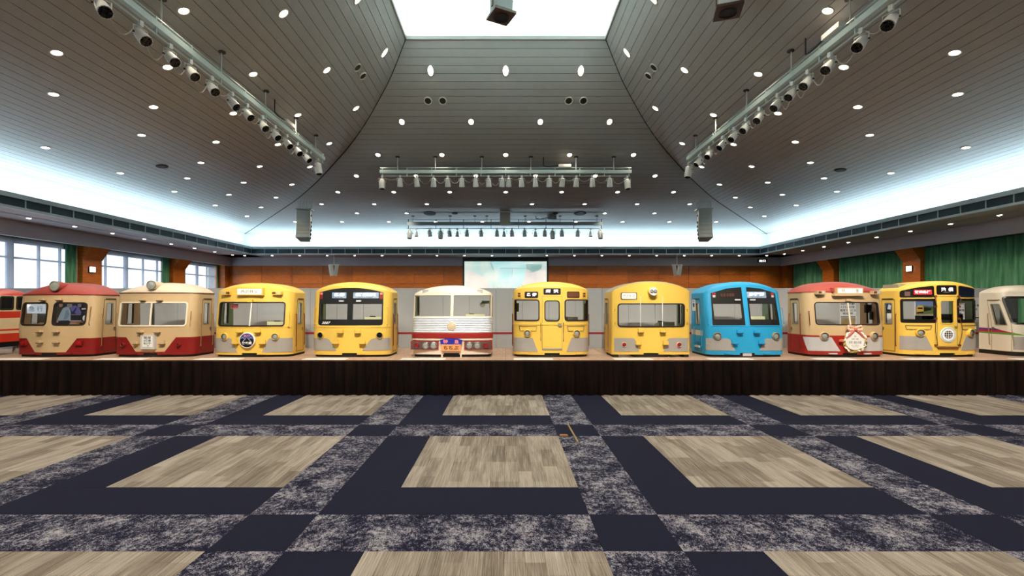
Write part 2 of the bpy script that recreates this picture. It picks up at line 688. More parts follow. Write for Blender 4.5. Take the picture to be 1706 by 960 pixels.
WIN = {-1: ((17.0, 24.85), (26.05, 31.6), (32.8, 37.5)), 1: ((17.0, 25.35), (26.5, 32.05), (33.2, 37.5))}
COLM = {-1: ((24.85, 26.05), (31.6, 32.8)), 1: ((25.35, 26.5), (32.05, 33.2))}
walls = {}
for sd, nm in ((-1, 'left'), (1, 'right')):
    X = lambda a, b: (min(sd * a, sd * b), max(sd * a, sd * b))
    mb = MB()
    mb.box(*X(23.62, 23.9), -6.6, 17.0, -0.02, SOF)                           # solid part behind the viewer
    if sd == 1:
        mb.box(*X(23.62, 23.9), 17.0, BACK + 0.1, -0.02, SOF)
    else:
        mb.box(*X(23.62, 23.9), 17.0, BACK + 0.1, -0.02, 1.0)
        mb.box(*X(23.62, 23.9), 17.0, BACK + 0.1, BZ - 0.16, SOF)
        for (a_, b_) in COLM[-1] + ((17.0, 17.3), (36.95, 37.6)):
            mb.box(*X(23.62, 23.9), a_, b_, 1.0, BZ)
    wl = struct(mb.build('wall_' + nm, 'wall_grey'), nm + ' side wall of the hall with wood clad columns')
    walls[sd] = wl
    mb = MB()
    mb.box(*X(22.58, 22.70), -6.4, BACK, BZ, SOF)
    mb.build('upper_band', 'band_paint', wl)
    MB().box(*X(22.56, 22.72), -6.4, BACK, BZ - 0.035, BZ).build('band_edge', 'lip_paint', wl)
    for (a_, b_) in COLM[sd]:
        zz = EYE + 2.45
        xf = 23.05
        MB().box(*X(xf + 0.02, 23.62), a_, b_, 0, BZ).build('column', 'orange_wood', wl)
        for z0, z1 in ((0.1, 1.9), (1.9, 2.9), (2.9, 3.9), (3.9, 4.83), (4.83, zz)):
            o = MB().box(*X(0, 0.03), 0.008, b_ - a_ - 0.008, z0 - z0 + 0.006, z1 - z0 - 0.006).build('cladding_panel', 'orange_wood', wl)
            o.location = (sd * (xf - 0.005), a_, z0)
        # flared head of the column
        poly = [(sd * 22.56, BZ - 0.0), (sd * xf, zz), (sd * 23.5, zz), (sd * 23.5, BZ)]
        MB().prism(poly, a_ - 0.01, b_ + 0.01, 'Y').build('column_head', 'orange_wood', wl)
    MB().box(*X(22.75, 23.62), BACK - 0.55, BACK + 0.02, 0, BZ).build('corner_panel', 'orange_wood', wl)

# windows of the left wall
def window(n, y0, y1, verts, label):
    root = struct(empty('window_%d' % n, (-23.66, (y0 + y1) / 2, 1.0)), label)
    yo = (y0 + y1) / 2
    zt = EYE + 2.97 - 1.0
    ztr = EYE + 2.24 - 1.0
    def bar(nm, a, b, c, d, t=0.05):
        MB().box(-t, t, a - yo, b - yo, c, d).build(nm, 'window_bar', root)
    bar('frame', y0, y1, zt - 0.03, zt + 0.05, 0.07)
    bar('frame', y0, y1, 0, 0.1, 0.07)
    bar('transom', y0, y1, ztr - 0.045, ztr + 0.045)
    ys = [y0] + [v for v, _ in verts] + [y1]
    for v, wd in verts:
        bar('mullion', v - wd / 2, v + wd / 2, 0.1, zt)
    for a, b in zip(ys, ys[1:]):
        for c, d in ((0.1, ztr), (ztr, zt)):
            new_obj('pane', [(0, a - yo, c), (0, b - yo, c), (0, b - yo, d), (0, a - yo, d)], [(0, 1, 2, 3)], 'window_glass', root)
    return root


mat('window_bar', '6d78a0', 0.5, var=0.03)
window(1, 17.3, 24.75, ((18.9, 0.10), (20.2, 0.10), (21.75, 0.30), (23.1, 0.09), (24.2, 0.09)), 'left wall window nearest the viewer')
window(2, 26.1, 31.55, ((26.95, 0.10), (28.4, 0.26), (29.75, 0.09), (30.95, 0.09)), 'left wall window between the two wood columns')
window(3, 32.85, 36.95, ((33.6, 0.10), (34.95, 0.22), (36.1, 0.08)), 'left wall window nearest the back wall')


def drape(name, m, x, y0, y1, z0, z1, amp, wl, seed, ylean=0.0):
    rnd = random.Random(seed)
    n = max(8, int((y1 - y0) / wl * 6))
    ph = 0.0
    pts = []
    for i in range(n + 1):
        y = y0 + (y1 - y0) * i / n
        pts.append((x + amp * math.sin(ph) + amp * 0.4 * math.sin(ph * 0.37 + seed), y))
        ph += 2 * PI / 6 * rnd.uniform(0.75, 1.25)
    vs, fs = [], []
    rows = 4
    for j in range(rows + 1):
        z = z0 + (z1 - z0) * j / rows
        g = 1.0 - 0.35 * (j / rows)
        for (px, py) in pts:
            vs.append((x + (px - x) * g, py, z))
    for j in range(rows):
        for i in range(n):
            a = j * (n + 1) + i
            fs.append((a, a + 1, a + n + 2, a + n + 1))
    o = new_obj(name, vs, fs, m, None, smooth=True)
    md = o.modifiers.new('thick', 'SOLIDIFY')
    md.thickness = 0.004
    return o


for i, (y0, y1, lb) in enumerate(((17.4, 24.2, 'white sheer curtain over the left window nearest the viewer'),
                                  (26.5, 31.0, 'white sheer curtain over the left window between the columns'),
                                  (33.2, 36.85, 'white sheer curtain over the left window nearest the back wall'))):
    tag(drape('sheer_curtain', 'sheer_fabric', -23.42, y0, y1, 0.9, BZ - 0.02, 0.03, 0.35, 3 + i), lb, 'curtain', 'sheer curtains')
for i, (y0, y1, lb) in enumerate(((24.12, 24.83, 'green curtain bunched beside the wood column nearest the viewer on the left'),
                                  (30.92, 31.58, 'green curtain bunched at the far end of the middle left window'),
                                  (36.72, 37.3, 'green curtain bunched in the far left corner of the hall'))):
    tag(drape('curtain', 'green_curtain', -23.28, y0, y1, 0.4, BZ - 0.02, 0.09, 0.24, 11 + i), lb, 'curtain', 'green curtains of the left wall')
for i, (y0, y1, lb) in enumerate(((17.0, 25.3, 'wide closed green curtain on the right wall, nearest the viewer'),
                                  (26.55, 32.0, 'closed green curtain between the two wood columns on the right wall'),
                                  (33.25, 36.9, 'closed green curtain in the far right corner of the hall'))):
    tag(drape('curtain', 'green_curtain', 23.32, y0, y1, 0.4, BZ - 0.02, 0.10, 0.30, 21 + i), lb, 'curtain', 'green curtains of the right wall')

# small lamps on the columns
for sd, yc, zc, lb in ((-1, 25.35, EYE + 1.92, 'small white square wall lamp on the nearest left wood column'),
                       (1, 25.98, EYE + 2.02, 'small white square wall lamp on the nearest right wood column')):
    t = tag(empty('wall_lamp', (sd * 23.02, yc, zc)), lb, 'lamp')
    MB().box(-0.03, 0.03, -0.17, 0.17, -0.17, 0.17).build('back_plate', 'black', t)
    MB().box(*((0.03, 0.10) if sd < 0 else (-0.10, -0.03)), -0.14, 0.14, -0.14, 0.15).build('cover', 'off_glow', t)
    MB().box(*((0.10, 0.104) if sd < 0 else (-0.104, -0.10)), -0.05, 0.05, -0.012, 0.012).build('mark', 'speaker_side', t)

# projection screen
scr = tag(empty('projection_screen', (0, BACK - 0.12, EYE + 1.0)), 'large projection screen on the back wall showing a pale turquoise street scene', 'screen')
MB().box(-3.52, 3.50, 0.0, 0.06, -0.4, 2.90).build('frame', 'black', scr)
MB().box(-3.52, 3.50, -0.03, 0.0, 2.52, 2.92).build('header', 'black', scr)


def glow(name, c, s):
    return mat(name, 'ffffff', 0.9, var=0.0, emit=c, es=s)


def pm(name, c1, c2, s):
    m = bpy.data.materials.new(name)
    m.use_nodes = True
    nt = m.node_tree
    b = nt.nodes['Principled BSDF']
    b.inputs['Base Color'].default_value = (0.5, 0.5, 0.5, 1)
    b.inputs['Roughness'].default_value = 0.9
    tc = nt.nodes.new('ShaderNodeTexCoord')
    nz = nt.nodes.new('ShaderNodeTexNoise')
    nz.inputs['Scale'].default_value = 1.1
    nz.inputs['Detail'].default_value = 3
    rp = nt.nodes.new('ShaderNodeValToRGB')
    rp.color_ramp.elements[0].position = 0.35
    rp.color_ramp.elements[1].position = 0.65
    rp.color_ramp.elements[0].color = (*lin(c1), 1)
    rp.color_ramp.elements[1].color = (*lin(c2), 1)
    nt.links.new(tc.outputs['Object'], nz.inputs['Vector'])
    nt.links.new(nz.outputs['Fac'], rp.inputs['Fac'])
    nt.links.new(rp.outputs['Color'], b.inputs['Emission Color'])
    b.inputs['Emission Strength'].default_value = s
    MATS[name] = m
    return m


pm('scr_a', 'a9d6d0', 'dfeee2', 0.72)
pm('scr_b', '9fdcdc', 'cdeeee', 0.75)
pm('scr_c', 'cfc9c8', 'e6e2d8', 0.72)
pm('scr_d', '7fb7ae', 'a9cdc6', 0.62)
glow('scr_line', '8aa9a6', 0.5)
MB().box(-3.38, 3.36, -0.035, 0.0, -0.35, 2.5).build('picture', 'scr_a', scr)


def flat(name, m, poly, y):
    return new_obj(name, [(x, y, z) for x, z in poly], [tuple(range(len(poly)))], m, scr)


flat('picture_detail', 'scr_b', [(-1.2, 2.48), (1.6, 2.48), (1.6, 0.2), (-0.6, 0.2), (-0.6, 1.6)], -0.038)
flat('picture_detail', 'scr_c', [(1.7, 2.0), (3.3, 1.9), (3.3, -0.3), (0.9, -0.3), (1.5, 1.0)], -0.039)
flat('picture_detail', 'scr_c', [(-3.3, 1.9), (-1.6, 1.2), (-1.1, -0.3), (-3.3, -0.3)], -0.039)
flat('picture_detail', 'scr_d', [(1.65, 2.3), (3.0, 2.25), (2.9, 1.9), (2.3, 1.6), (1.7, 1.9)], -0.040)
for poly in ([(-1.3, 2.46), (-1.24, 2.46), (-0.82, 1.5), (-0.88, 1.5)], [(-0.45, 1.96), (1.6, 1.96), (1.6, 1.92), (-0.45, 1.92)], [(0.5, 1.95), (0.55, 1.95), (0.55, 1.1), (0.5, 1.1)],
             [(-2.4, 1.36), (-1.9, 1.16), (-1.92, 1.1), (-2.42, 1.3)], [(1.8, 1.62), (2.6, 1.75), (2.6, 1.7), (1.8, 1.56)], [(-1.25, 1.5), (-1.1, 1.5), (-1.1, 1.15), (-1.25, 1.15)]):
    flat('picture_detail', 'scr_line', poly, -0.042)
rnd = random.Random(4)
for i in range(26):
    x = -1.2 + 2.6 * rnd.random()
    h = 0.2 + 0.5 * rnd.random()
    flat('picture_detail', rnd.choice(('scr_c', 'scr_d', 'scr_line')), [(x, -0.2), (x + 0.09, -0.2), (x + 0.08, h), (x + 0.01, h)], -0.044 - i * 1e-4)

# lit exit sign on the back band
ex = tag(empty('exit_sign', (21.05, BACK - 0.08, EYE + 3.56)), 'small dark blue sign with white characters high on the back wall', 'sign')
MB().box(-0.37, 0.37, -0.04, 0.05, -0.13, 0.13).build('casing', mat('sign_navy', '0c1426', 0.3, var=0.0), ex)
text_obj('出口', 0.19, 'off_glow', ex, face_mtx((-0.02, -0.045, 0), (0, -1, 0)), 0.52, 0.02)

# ------------------------------------------------------------------ carpet
def carpet_material(name, kind):
    m = bpy.data.materials.new(name)
    m.use_nodes = True
    nt = m.node_tree
    L = nt.links.new
    b = nt.nodes['Principled BSDF']
    b.inputs['Roughness'].default_value = 0.95
    b.inputs['Specular IOR Level'].default_value = 0.15
    geo = nt.nodes.new('ShaderNodeNewGeometry')

    def noise(scale, detail=3, vec=None, rough=0.6):
        n = nt.nodes.new('ShaderNodeTexNoise')
        n.inputs['Scale'].default_value = scale
        n.inputs['Detail'].default_value = detail
        n.inputs['Roughness'].default_value = rough
        L(vec if vec else geo.outputs['Position'], n.inputs['Vector'])
        return n

    def ramp(fac, stops):
        r = nt.nodes.new('ShaderNodeValToRGB')
        while len(r.color_ramp.elements) < len(stops):
            r.color_ramp.elements.new(0.5)
        for e, (p, c) in zip(r.color_ramp.elements, stops):
            e.position = p
            e.color = (*lin(c), 1)
        L(fac, r.inputs['Fac'])
        return r

    def mapping(sc):
        mp = nt.nodes.new('ShaderNodeMapping')
        mp.inputs['Scale'].default_value = sc
        L(geo.outputs['Position'], mp.inputs['Vector'])
        return mp.outputs['Vector']

    def math_(op, a, bb=None):
        n = nt.nodes.new('ShaderNodeMath')
        n.operation = op
        for i, v in enumerate((a, bb)):
            if v is None:
                continue
            if isinstance(v, (int, float)):
                n.inputs[i].default_value = v
            else:
                L(v, n.inputs[i])
        return n.outputs[0]

    if kind == 'navy':
        f1 = noise(90, 3)
        r = ramp(f1.outputs['Fac'], [(0.3, '1a1c2e'), (0.7, '292a3e')])
        L(r.outputs['Color'], b.inputs['Base Color'])
        h = f1
    elif kind == 'mottle':
        big = noise(2.2, 4)
        fine = noise(15, 5, mapping((1.0, 0.8, 1)), 0.8)
        pix = noise(58, 3, None, 0.85)
        s = math_('ADD', math_('MULTIPLY', big.outputs['Fac'], 0.48), math_('MULTIPLY', fine.outputs['Fac'], 0.75))
        s = math_('ADD', s, math_('MULTIPLY', pix.outputs['Fac'], 0.75))
        s = math_('SUBTRACT', s, 0.475)
        r = ramp(s, [(0.44, '191a2e'), (0.515, '292a43'), (0.55, '5c5b70'), (0.58, 'a5a2ab'), (0.70, 'c4c0c2')])
        L(r.outputs['Color'], b.inputs['Base Color'])
        h = pix
    else:
        sep = nt.nodes.new('ShaderNodeSeparateXYZ')
        L(geo.outputs['Position'], sep.inputs[0])
        cxn = math_('FLOOR', math_('DIVIDE', math_('SUBTRACT', sep.outputs['X'], -1.77 - 100.0), 0.25))
        wn = nt.nodes.new('ShaderNodeTexWhiteNoise')
        wn.noise_dimensions = '1D'
        L(cxn, wn.inputs['W'])
        yy = math_('ADD', math_('SUBTRACT', sep.outputs['Y'], 7.72 - 100.0), math_('MULTIPLY', math_('FLOOR', math_('MULTIPLY', wn.outputs['Value'], 4.0)), 0.25))
        cyn = math_('FLOOR', yy)
        cmb = nt.nodes.new('ShaderNodeCombineXYZ')
        L(cxn, cmb.inputs[0])
        L(cyn, cmb.inputs[1])
        w2 = nt.nodes.new('ShaderNodeTexWhiteNoise')
        w2.noise_dimensions = '2D'
        L(cmb.outputs[0], w2.inputs['Vector'])
        streak = noise(1.0, 3, mapping((75, 1.3, 1)), 0.75)
        wide = noise(1.0, 2, mapping((9, 0.9, 1)), 0.5)
        pix = noise(70, 2)
        s = math_('ADD', math_('MULTIPLY', w2.outputs['Value'], 0.24), math_('MULTIPLY', streak.outputs['Fac'], 0.95))
        s = math_('ADD', s, math_('MULTIPLY', wide.outputs['Fac'], 0.45))
        s = math_('ADD', s, math_('MULTIPLY', pix.outputs['Fac'], 0.2))
        s = math_('SUBTRACT', s, 0.43)
        r = ramp(s, [(0.25, '786c60'), (0.45, '9f9385'), (0.60, 'bdb1a3'), (0.85, 'dcd3c7')])
        L(r.outputs['Color'], b.inputs['Base Color'])
        h = pix
    bp = nt.nodes.new('ShaderNodeBump')
    bp.inputs['Strength'].default_value = 0.5
    bp.inputs['Distance'].default_value = 0.006
    L(h.outputs['Fac'], bp.inputs['Height'])
    L(bp.outputs['Normal'], b.inputs['Normal'])
    MATS[name] = m


for kd in ('navy', 'mottle', 'beige'):
    carpet_material('carpet_' + kd, kd)
GX, GY = -3.77, 5.72                         # origin of a 5 m repeat: 1 m mottled, 1 m navy, 3 m beige
_protos = {}


def slab(name, m, x0, x1, y0, y1, h=0.0):
    key = (name, m, round(x1 - x0, 3), round(y1 - y0, 3))
    g = 0.0015
    if key not in _protos:
        o = MB().box(g, x1 - x0 - g, g, y1 - y0 - g, -0.012, 0.0).build(name, m, floor)
        _protos[key] = o
    else:
        o = share(_protos[key], floor)
    o.location = (x0, y0, h)
    return o


def seen(x, y):
    return abs(x) < 1.13 * max(y, 0.1) + 0.6 and y > 3.2


STF = 15.6                                   # stage front
planks = []
for i in range(-5, 6):
    for j in range(-3, 3):
        x0, y0 = GX + 5 * i, GY + 5 * j
        if x0 > 23 or x0 + 5 < -23.4 or y0 > 17:
            continue
        def put(nm, m, a, b, c, d):
            a, b = max(a, -23.5), min(b, 23.5)
            c, d = max(c, -6.3), min(d, 16.5)
            if b - a > 0.05 and d - c > 0.05:
                slab(nm, m, a, b, c, d)
        put('carpet_square', 'carpet_navy', x0, x0 + 1, y0, y0 + 1)
        put('carpet_strip', 'carpet_mottle', x0 + 1, x0 + 5, y0, y0 + 1)
        put('carpet_strip', 'carpet_mottle', x0, x0 + 1, y0 + 1, y0 + 5)
        put('carpet_border', 'carpet_navy', x0 + 1, x0 + 5, y0 + 1, y0 + 2)
        put('carpet_border', 'carpet_navy', x0 + 1, x0 + 2, y0 + 2, y0 + 5)
        for c in range(12):
            a = x0 + 2 + 0.25 * c
            off = random.choice((0.25, 0.5, 0.75, 1.0))
            cuts = [0, off]
            while cuts[-1] < 3:
                cuts.append(min(3, cuts[-1] + 1.0))
            for q0, q1 in zip(cuts, cuts[1:]):
                if q1 - q0 < 0.01 or a > 23.3 or a < -23.5 or y0 + 2 + q0 > 16.4 or y0 + 2 + q0 < -6.2:
                    continue
                planks.append((a, y0 + 2 + q0, min(q1 - q0, 16.5 - (y0 + 2 + q0))))
vis = [p for p in planks if seen(p[0] + 0.12, p[1] + p[2]) and p[1] < STF]
vis.sort(key=lambda p: p[1])
near = vis[:290]
rest = [p for p in planks if p not in near]
for (a, y, ln) in near:
    slab('carpet_plank', 'carpet_beige', a, a + 0.25, y, y + ln)
mb = MB()
for (a, y, ln) in rest:
    mb.box(a + 0.0015, a + 0.2485, y + 0.0015, y + ln - 0.0015, -0.012, 0.0)
o = mb.build('carpet_planks', 'carpet_beige', floor)
o['kind'] = 'stuff'

# little things lying on the carpet
tag(MB().tube([(1.60, 11.75, 0.012), (1.62, 10.2, 0.012)], 0.022, 6).build('wooden_stick', mat('pale_wood', 'b79c6a', 0.6)), 'thin pale wooden stick lying on the carpet in front of the stage', 'stick')
tag(MB().prism([(-0.10, -0.05), (0.10, -0.04), (0.09, 0.05), (-0.08, 0.06)], 0.0, 0.035).build('wood_scrap', mat('tan_scrap', 'b98a52', 0.7)), 'small tan scrap lying beside the wooden stick on the carpet', 'scrap').location = (1.36, 10.7, 0.0)

# ------------------------------------------------------------------ stage
SZ = 1.19
stage = tag(empty('stage_platform', (0, STF, 0)), 'long low wooden stage platform carrying the row of train cabs', 'stage')
MB().box(-22.45, 22.45, 0.10, 6.4, 0.0, SZ - 0.05).build('substructure', 'dark_rubber', stage)
dk = None
for j, (y0, y1) in enumerate(((0.0, 1.8), (1.8, 3.6), (3.6, 5.4))):
    for i in range(24):
        x0 = -22.45 + i * 1.8708
        if dk is None:
            dk = MB().box(0.004, 1.8668, 0.004, 1.796, SZ - 0.05, SZ).build('deck_panel', 'deck_wood', stage)
            c = dk
        else:
            c = share(dk, stage)
        c.location = (x0, y0, 0)
rnd = random.Random(5)
vs, fs = [], []
x, ph, n = -22.45, 0.0, 0
rows = 5
cols = []
while x < 22.45:
    cols.append((x, ph, rnd.uniform(0.6, 1.2), rnd.uniform(-0.02, 0.02)))
    ph += rnd.uniform(0.25, 1.1)
    x += 0.038
for j in range(rows + 1):
    t = j / rows
    z = 0.006 + (SZ - 0.045) * t
    for (x, ph, am, dr) in cols:
        g = 0.075 * (1 - 0.6 * t) * am
        vs.append((x + dr * (1 - t), -0.07 + g * math.sin(ph) - 0.03 * (1 - t), z))
nc = len(cols)
for j in range(rows):
    for i in range(nc - 1):
        a = j * nc + i
        fs.append((a, a + 1, a + nc + 1, a + nc))
sk = new_obj('stage_skirt', vs, fs, 'brown_velvet', None, smooth=True)
sk.location = (0, STF, 0)
tag(sk, 'pleated dark brown fabric skirt hanging along the stage front', 'skirt')
MB().box(-22.45, 22.45, -0.03, 0.0, SZ - 0.05, SZ - 0.004).build('edge_strip', 'brown_metal', stage)

# white caption boards lying along the stage edge in front of the cabs
BO = [(-60, 71, 'the red-roofed cream cab at far left'), (161, 240, 'the cream cab with the white plate'), (326, 400, 'the round emblem cab'),
      (505, 577, 'the yellow cab with black windscreen surround'), (668, 742, 'the white cab with red waist band'), (856, 921, 'the yellow three-window cab near centre'),
      (1023, 1087, 'the flat yellow cab'), (1181, 1253, 'the blue cab'), (1358, 1423, 'the cab with the flower wreath'),
      (1512, 1591, 'the yellow cab with the globe emblem'), (1694, 1766, 'the cream cab at far right')]
for a_, b_, lb in BO:
    yb = 15.78
    x0, x1 = (a_ - CX) * yb / FPX, (b_ - CX) * yb / FPX
    o = MB().box(-(x1 - x0) / 2, (x1 - x0) / 2, -0.13, 0.28, 0.0, 0.012).build('caption_board', 'paper_white')
    o.location = ((x0 + x1) / 2, yb, SZ)
    tag(o, 'flat white caption board on the stage edge before ' + lb, 'board', 'caption boards')

# grey partition wall behind the cabs
PY = 19.9
part = tag(empty('partition_wall', (0, PY, SZ)), 'row of light grey partition panels with red stripe behind the cabs', 'partition')
pp = MB().box(0.006, 1.151, 0.0, 0.05, 0.0, 2.61).build('panel', 'partition_grey', part)
MB().box(-22.4, 22.4, 0.04, 0.06, 0.0, 2.60).build('backing', 'seam_dark', part)
x = -0.424 - 1.157 * 19
k = 0
while x < 21.3:
    c = pp if k == 0 else share(pp, part)
    c.location = (x, 0, 0)
    x += 1.157
    k += 1
MB().box(-22.3, 22.3, -0.006, 0.0, 0.60, 0.69).build('stripe', 'red_tape', part)

# ------------------------------------------------------------------ ceiling fittings
def on_frame(p, mx=30):
    if p[1] < 0.5:
        return False
    u = CX + FPX * p[0] / p[1]
    v = CY - FPX * (p[2] - EYE) / p[1]
    return -mx < u < 1706 + mx and -mx < v < 960 + mx


def row_radius(py):
    best = None
    for (r, z) in PROF:
        v = CY - (z - EYE) / (HC + r) * FPX
        if best is None or abs(v - py) < best[0]:
            best = (abs(v - py), r)
    r0 = best[1]
    lo, hi = r0 - 0.6, r0 + 0.6
    for _ in range(40):
        m_ = (lo + hi) / 2
        if CY - (cz(m_) - EYE) / (HC + m_) * FPX < py:
            lo = m_
        else:
            hi = m_
    return (lo + hi) / 2


def slope_at(R):
    return math.atan2(-(cz(R + 0.15) - cz(R - 0.15)), 0.3)


SIDE = {0: 'back', 1: 'left', 3: 'right'}
ROWPY = [118, 203, 258, 293, 320, 340, 355.5, 369.5]
DL = 3.42


def dl_mesh(th, r, drop=0.012):
    """downlight lens and trim ring on a slope of angle th (local: x across, y up-slope direction in plan, origin on the ceiling)"""
    n = 20
    e = 1 / math.cos(th)
    tv = Vector((0, math.cos(th), -math.sin(th)))
    nv = Vector((0, -math.sin(th), -math.cos(th)))
    ux = Vector((1, 0, 0))
    def ring(q, h):
        return [ux * (q * math.cos(2 * PI * i / n)) + tv * (e * q * math.sin(2 * PI * i / n)) + nv * h for i in range(n)]
    a, b, c, d = ring(r * 1.28, -0.005), ring(r * 1.28, 0.02), ring(r * 1.02, 0.022), ring(r, -0.02)
    vs = a + b + c + d
    fs = []
    for j in range(3):
        for i in range(n):
            k = (i + 1) % n
            fs.append((j * n + i, j * n + k, (j + 1) * n + k, (j + 1) * n + i))
    return (vs, fs), (ring(r, drop * 0.3) + ring(r * 0.8, drop) + ring(r * 0.4, drop * 1.25), [tuple(range(2 * n, 3 * n))] + [(j * n + i, j * n + (i + 1) % n, (j + 1) * n + (i + 1) % n, (j + 1) * n + i) for j in (0, 1) for i in range(n)])


for ri, py in enumerate(ROWPY):
    R = row_radius(py)
    z = cz(R)
    th = slope_at(R)
    (rv, rf), (lv, lf) = dl_mesh(th, 0.118)
    proto = None
    cnt = ri + 3
    for k in range(4):
        vis_i = []
        for i in range(cnt):
            off = (i - (cnt - 1) / 2) * DL + {0: 0.0, 1: 0.2, 2: 0.0, 3: -0.2}[k]
            if ri == 6 and abs(off) < 4.0 and k in (0, 1, 3):
                continue
            p = Matrix.Rotation(k * PI / 2, 3, 'Z') @ Vector((off, R, 0))
            p = Vector((p.x, p.y + HC, z))
            if k != 2 and on_frame(p):
                vis_i.append((off, p))
            else:
                spot('downlight_beam', p - Vector((0, 0, 0.05)), p - Vector((0, 0, 1)), DOWN, (1.0, 0.84, 0.66), math.radians(125), 0.8, 0.10)
        # count along the slope, from the left of the photograph on the back slope, from the back wall on the sides
        vis_i.sort(key=lambda q: q[1].x if k == 0 else -q[1].y)
        for q, (off, p) in enumerate(vis_i):
            if proto is None:
                ring_o = new_obj('downlight', rv, rf, 'lamp_trim', None, smooth=True)
                lens_o = new_obj('lens', lv, lf, 'lamp_glow', ring_o)
                proto = ring_o
            else:
                ring_o = copy_tree(proto)
            ring_o.location = p
            ring_o.rotation_euler = (0, 0, k * PI / 2)
            if k == 0:
                lb = 'downlight %s from left in the %s row below the recess, back ceiling slope' % (ORD[q], ORD[ri])
            else:
                lb = 'downlight %s from the back in the %s row below the recess, %s ceiling slope' % (ORD[q], ORD[ri], SIDE[k])
            tag(ring_o, lb, 'downlight', 'recessed downlights of the ceiling')
            spot('downlight_beam', p - Vector((0, 0, 0.06)), p - Vector((0, 0, 1)), DOWN, (1.0, 0.84, 0.66), math.radians(125), 0.8, 0.10)

# downlights of the soffit
(rv, rf), (lv, lf) = dl_mesh(0.0, 0.085, 0.035)
proto = None
RS = {0: 35.95 - HC, 1: 21.25, 3: 21.25}
for k in (0, 1, 3):
    lst = []
    for i in range(-10, 11):
        off = (i + (0.5 if k == 0 else 0.0)) * 2.165 + (0.0 if k == 0 else 0.35)
        p = Matrix.Rotation(k * PI / 2, 3, 'Z') @ Vector((off, RS[k], 0))
        p = Vector((p.x, p.y + HC, SOF))
        if abs(off) < 21.2 and on_frame(p):
            lst.append(p)
    lst.sort(key=lambda p: p.x if k == 0 else -p.y)
    for q, p in enumerate(lst):
        if proto is None:
            proto = ring_o = new_obj('downlight', rv, rf, 'lamp_trim', None, smooth=True)
            new_obj('lens', lv, lf, 'lamp_glow', ring_o)
        else:
            ring_o = copy_tree(proto)
        ring_o.location = p
        ring_o.rotation_euler = (0, 0, k * PI / 2)
        tag(ring_o, ('small downlight %s from left in the soffit along the back wall' % ORD[q]) if k == 0 else
            ('small downlight %s from the back in the soffit along the %s wall' % (ORD[q], SIDE[k])), 'downlight', 'small downlights of the soffit')
        spot('soffit_beam', p - Vector((0, 0, 0.05)), p - Vector((0, 0, 1)), 260.0, (1.0, 0.80, 0.60), math.radians(120), 0.7, 0.07)

# round twin air nozzles
Rn = row_radius(168)
th = slope_at(Rn)
tvn = Matrix.Rotation(-th, 4, 'X')
nz_proto = None
for k, sgn in ((0, -1), (0, 1), (1, 1), (3, -1)):
    c_ = sgn * 3.35
    for dx in (-0.35, 0.35):
        p = Matrix.Rotation(k * PI / 2, 3, 'Z') @ Vector((c_ + dx, Rn, 0))
        p = (p.x, p.y + HC, cz(Rn))
        if nz_proto is None:
            nz_proto = t = MB().lathe([(0.20, 0.02), (0.20, -0.03), (0.175, -0.05), (0.15, -0.03), (0.15, 0.02)], 24, 'Z', mtx=tvn, caps=False).build('air_nozzle', 'lamp_trim', None, True)
            MB().lathe([(0.15, -0.004), (0.10, -0.008), (0.0, -0.008)], 24, 'Z', mtx=tvn, caps=False).build('throat', 'black', t)
        else:
            t = copy_tree(nz_proto)
        t.location = p
        t.rotation_euler = (0, 0, k * PI / 2)
        if k == 0:
            lb = '%s nozzle of the %s round pair on the back ceiling slope' % ('left' if dx < 0 else 'right', 'left' if sgn < 0 else 'right')
        else:
            near_ = (dx < 0) if k == 1 else (dx > 0)
            lb = '%s nozzle of the round pair on the %s ceiling slope' % ('nearer' if near_ else 'farther', SIDE[k])
        tag(t, lb, 'air nozzle', 'round air nozzles')

# dark slot vents on the back slope, in the row above the lower light bar
Rv = row_radius(355.5)
for px, wd, lb in ((716, 0.42, 'wide dark ceiling vent left of the lower lighting bar'), (757.7, 0.2, 'small dark round vent above the lower lighting bar, left'),
                   (925, 0.2, 'small dark round vent above the lower lighting bar, right'), (966.6, 0.42, 'wide dark ceiling vent right of the lower lighting bar')):
    o = MB().lathe([(wd, 0.02), (wd, -0.02), (wd * 0.8, -0.03), (0.01, -0.03)], 16, 'Z').build('ceiling_vent', 'hip_dark')
    o.location = ((px - CX) * (HC + Rv) / FPX, HC + Rv, cz(Rv) - 0.01)
    o.rotation_euler = (-slope_at(Rv), 0, 0)
    tag(o, lb, 'vent', 'dark ceiling vents')
for px, py, sd, lb in ((270, 279, -1, 'dark oval vent low on the left ceiling slope'), (1400, 281, 1, 'dark oval vent low on the right ceiling slope')):
    best = None
    for (r, z) in PROF:
        u = abs(px - CX) / FPX
        v = (CY - py) / FPX
        y1 = r / u
        y2 = (z - EYE) / v
        if best is None or abs(y1 - y2) < best[0]:
            best = (abs(y1 - y2), r, y1, z)
    o = MB().lathe([(0.24, 0.02), (0.24, -0.02), (0.19, -0.03), (0.01, -0.03)], 16, 'Z').build('ceiling_vent', 'hip_dark')
    o.location = (sd * best[1], best[2], best[3] - 0.01)
    o.rotation_euler = (0, sd * slope_at(best[1]), 0)
    tag(o, lb, 'vent', 'dark ceiling vents')

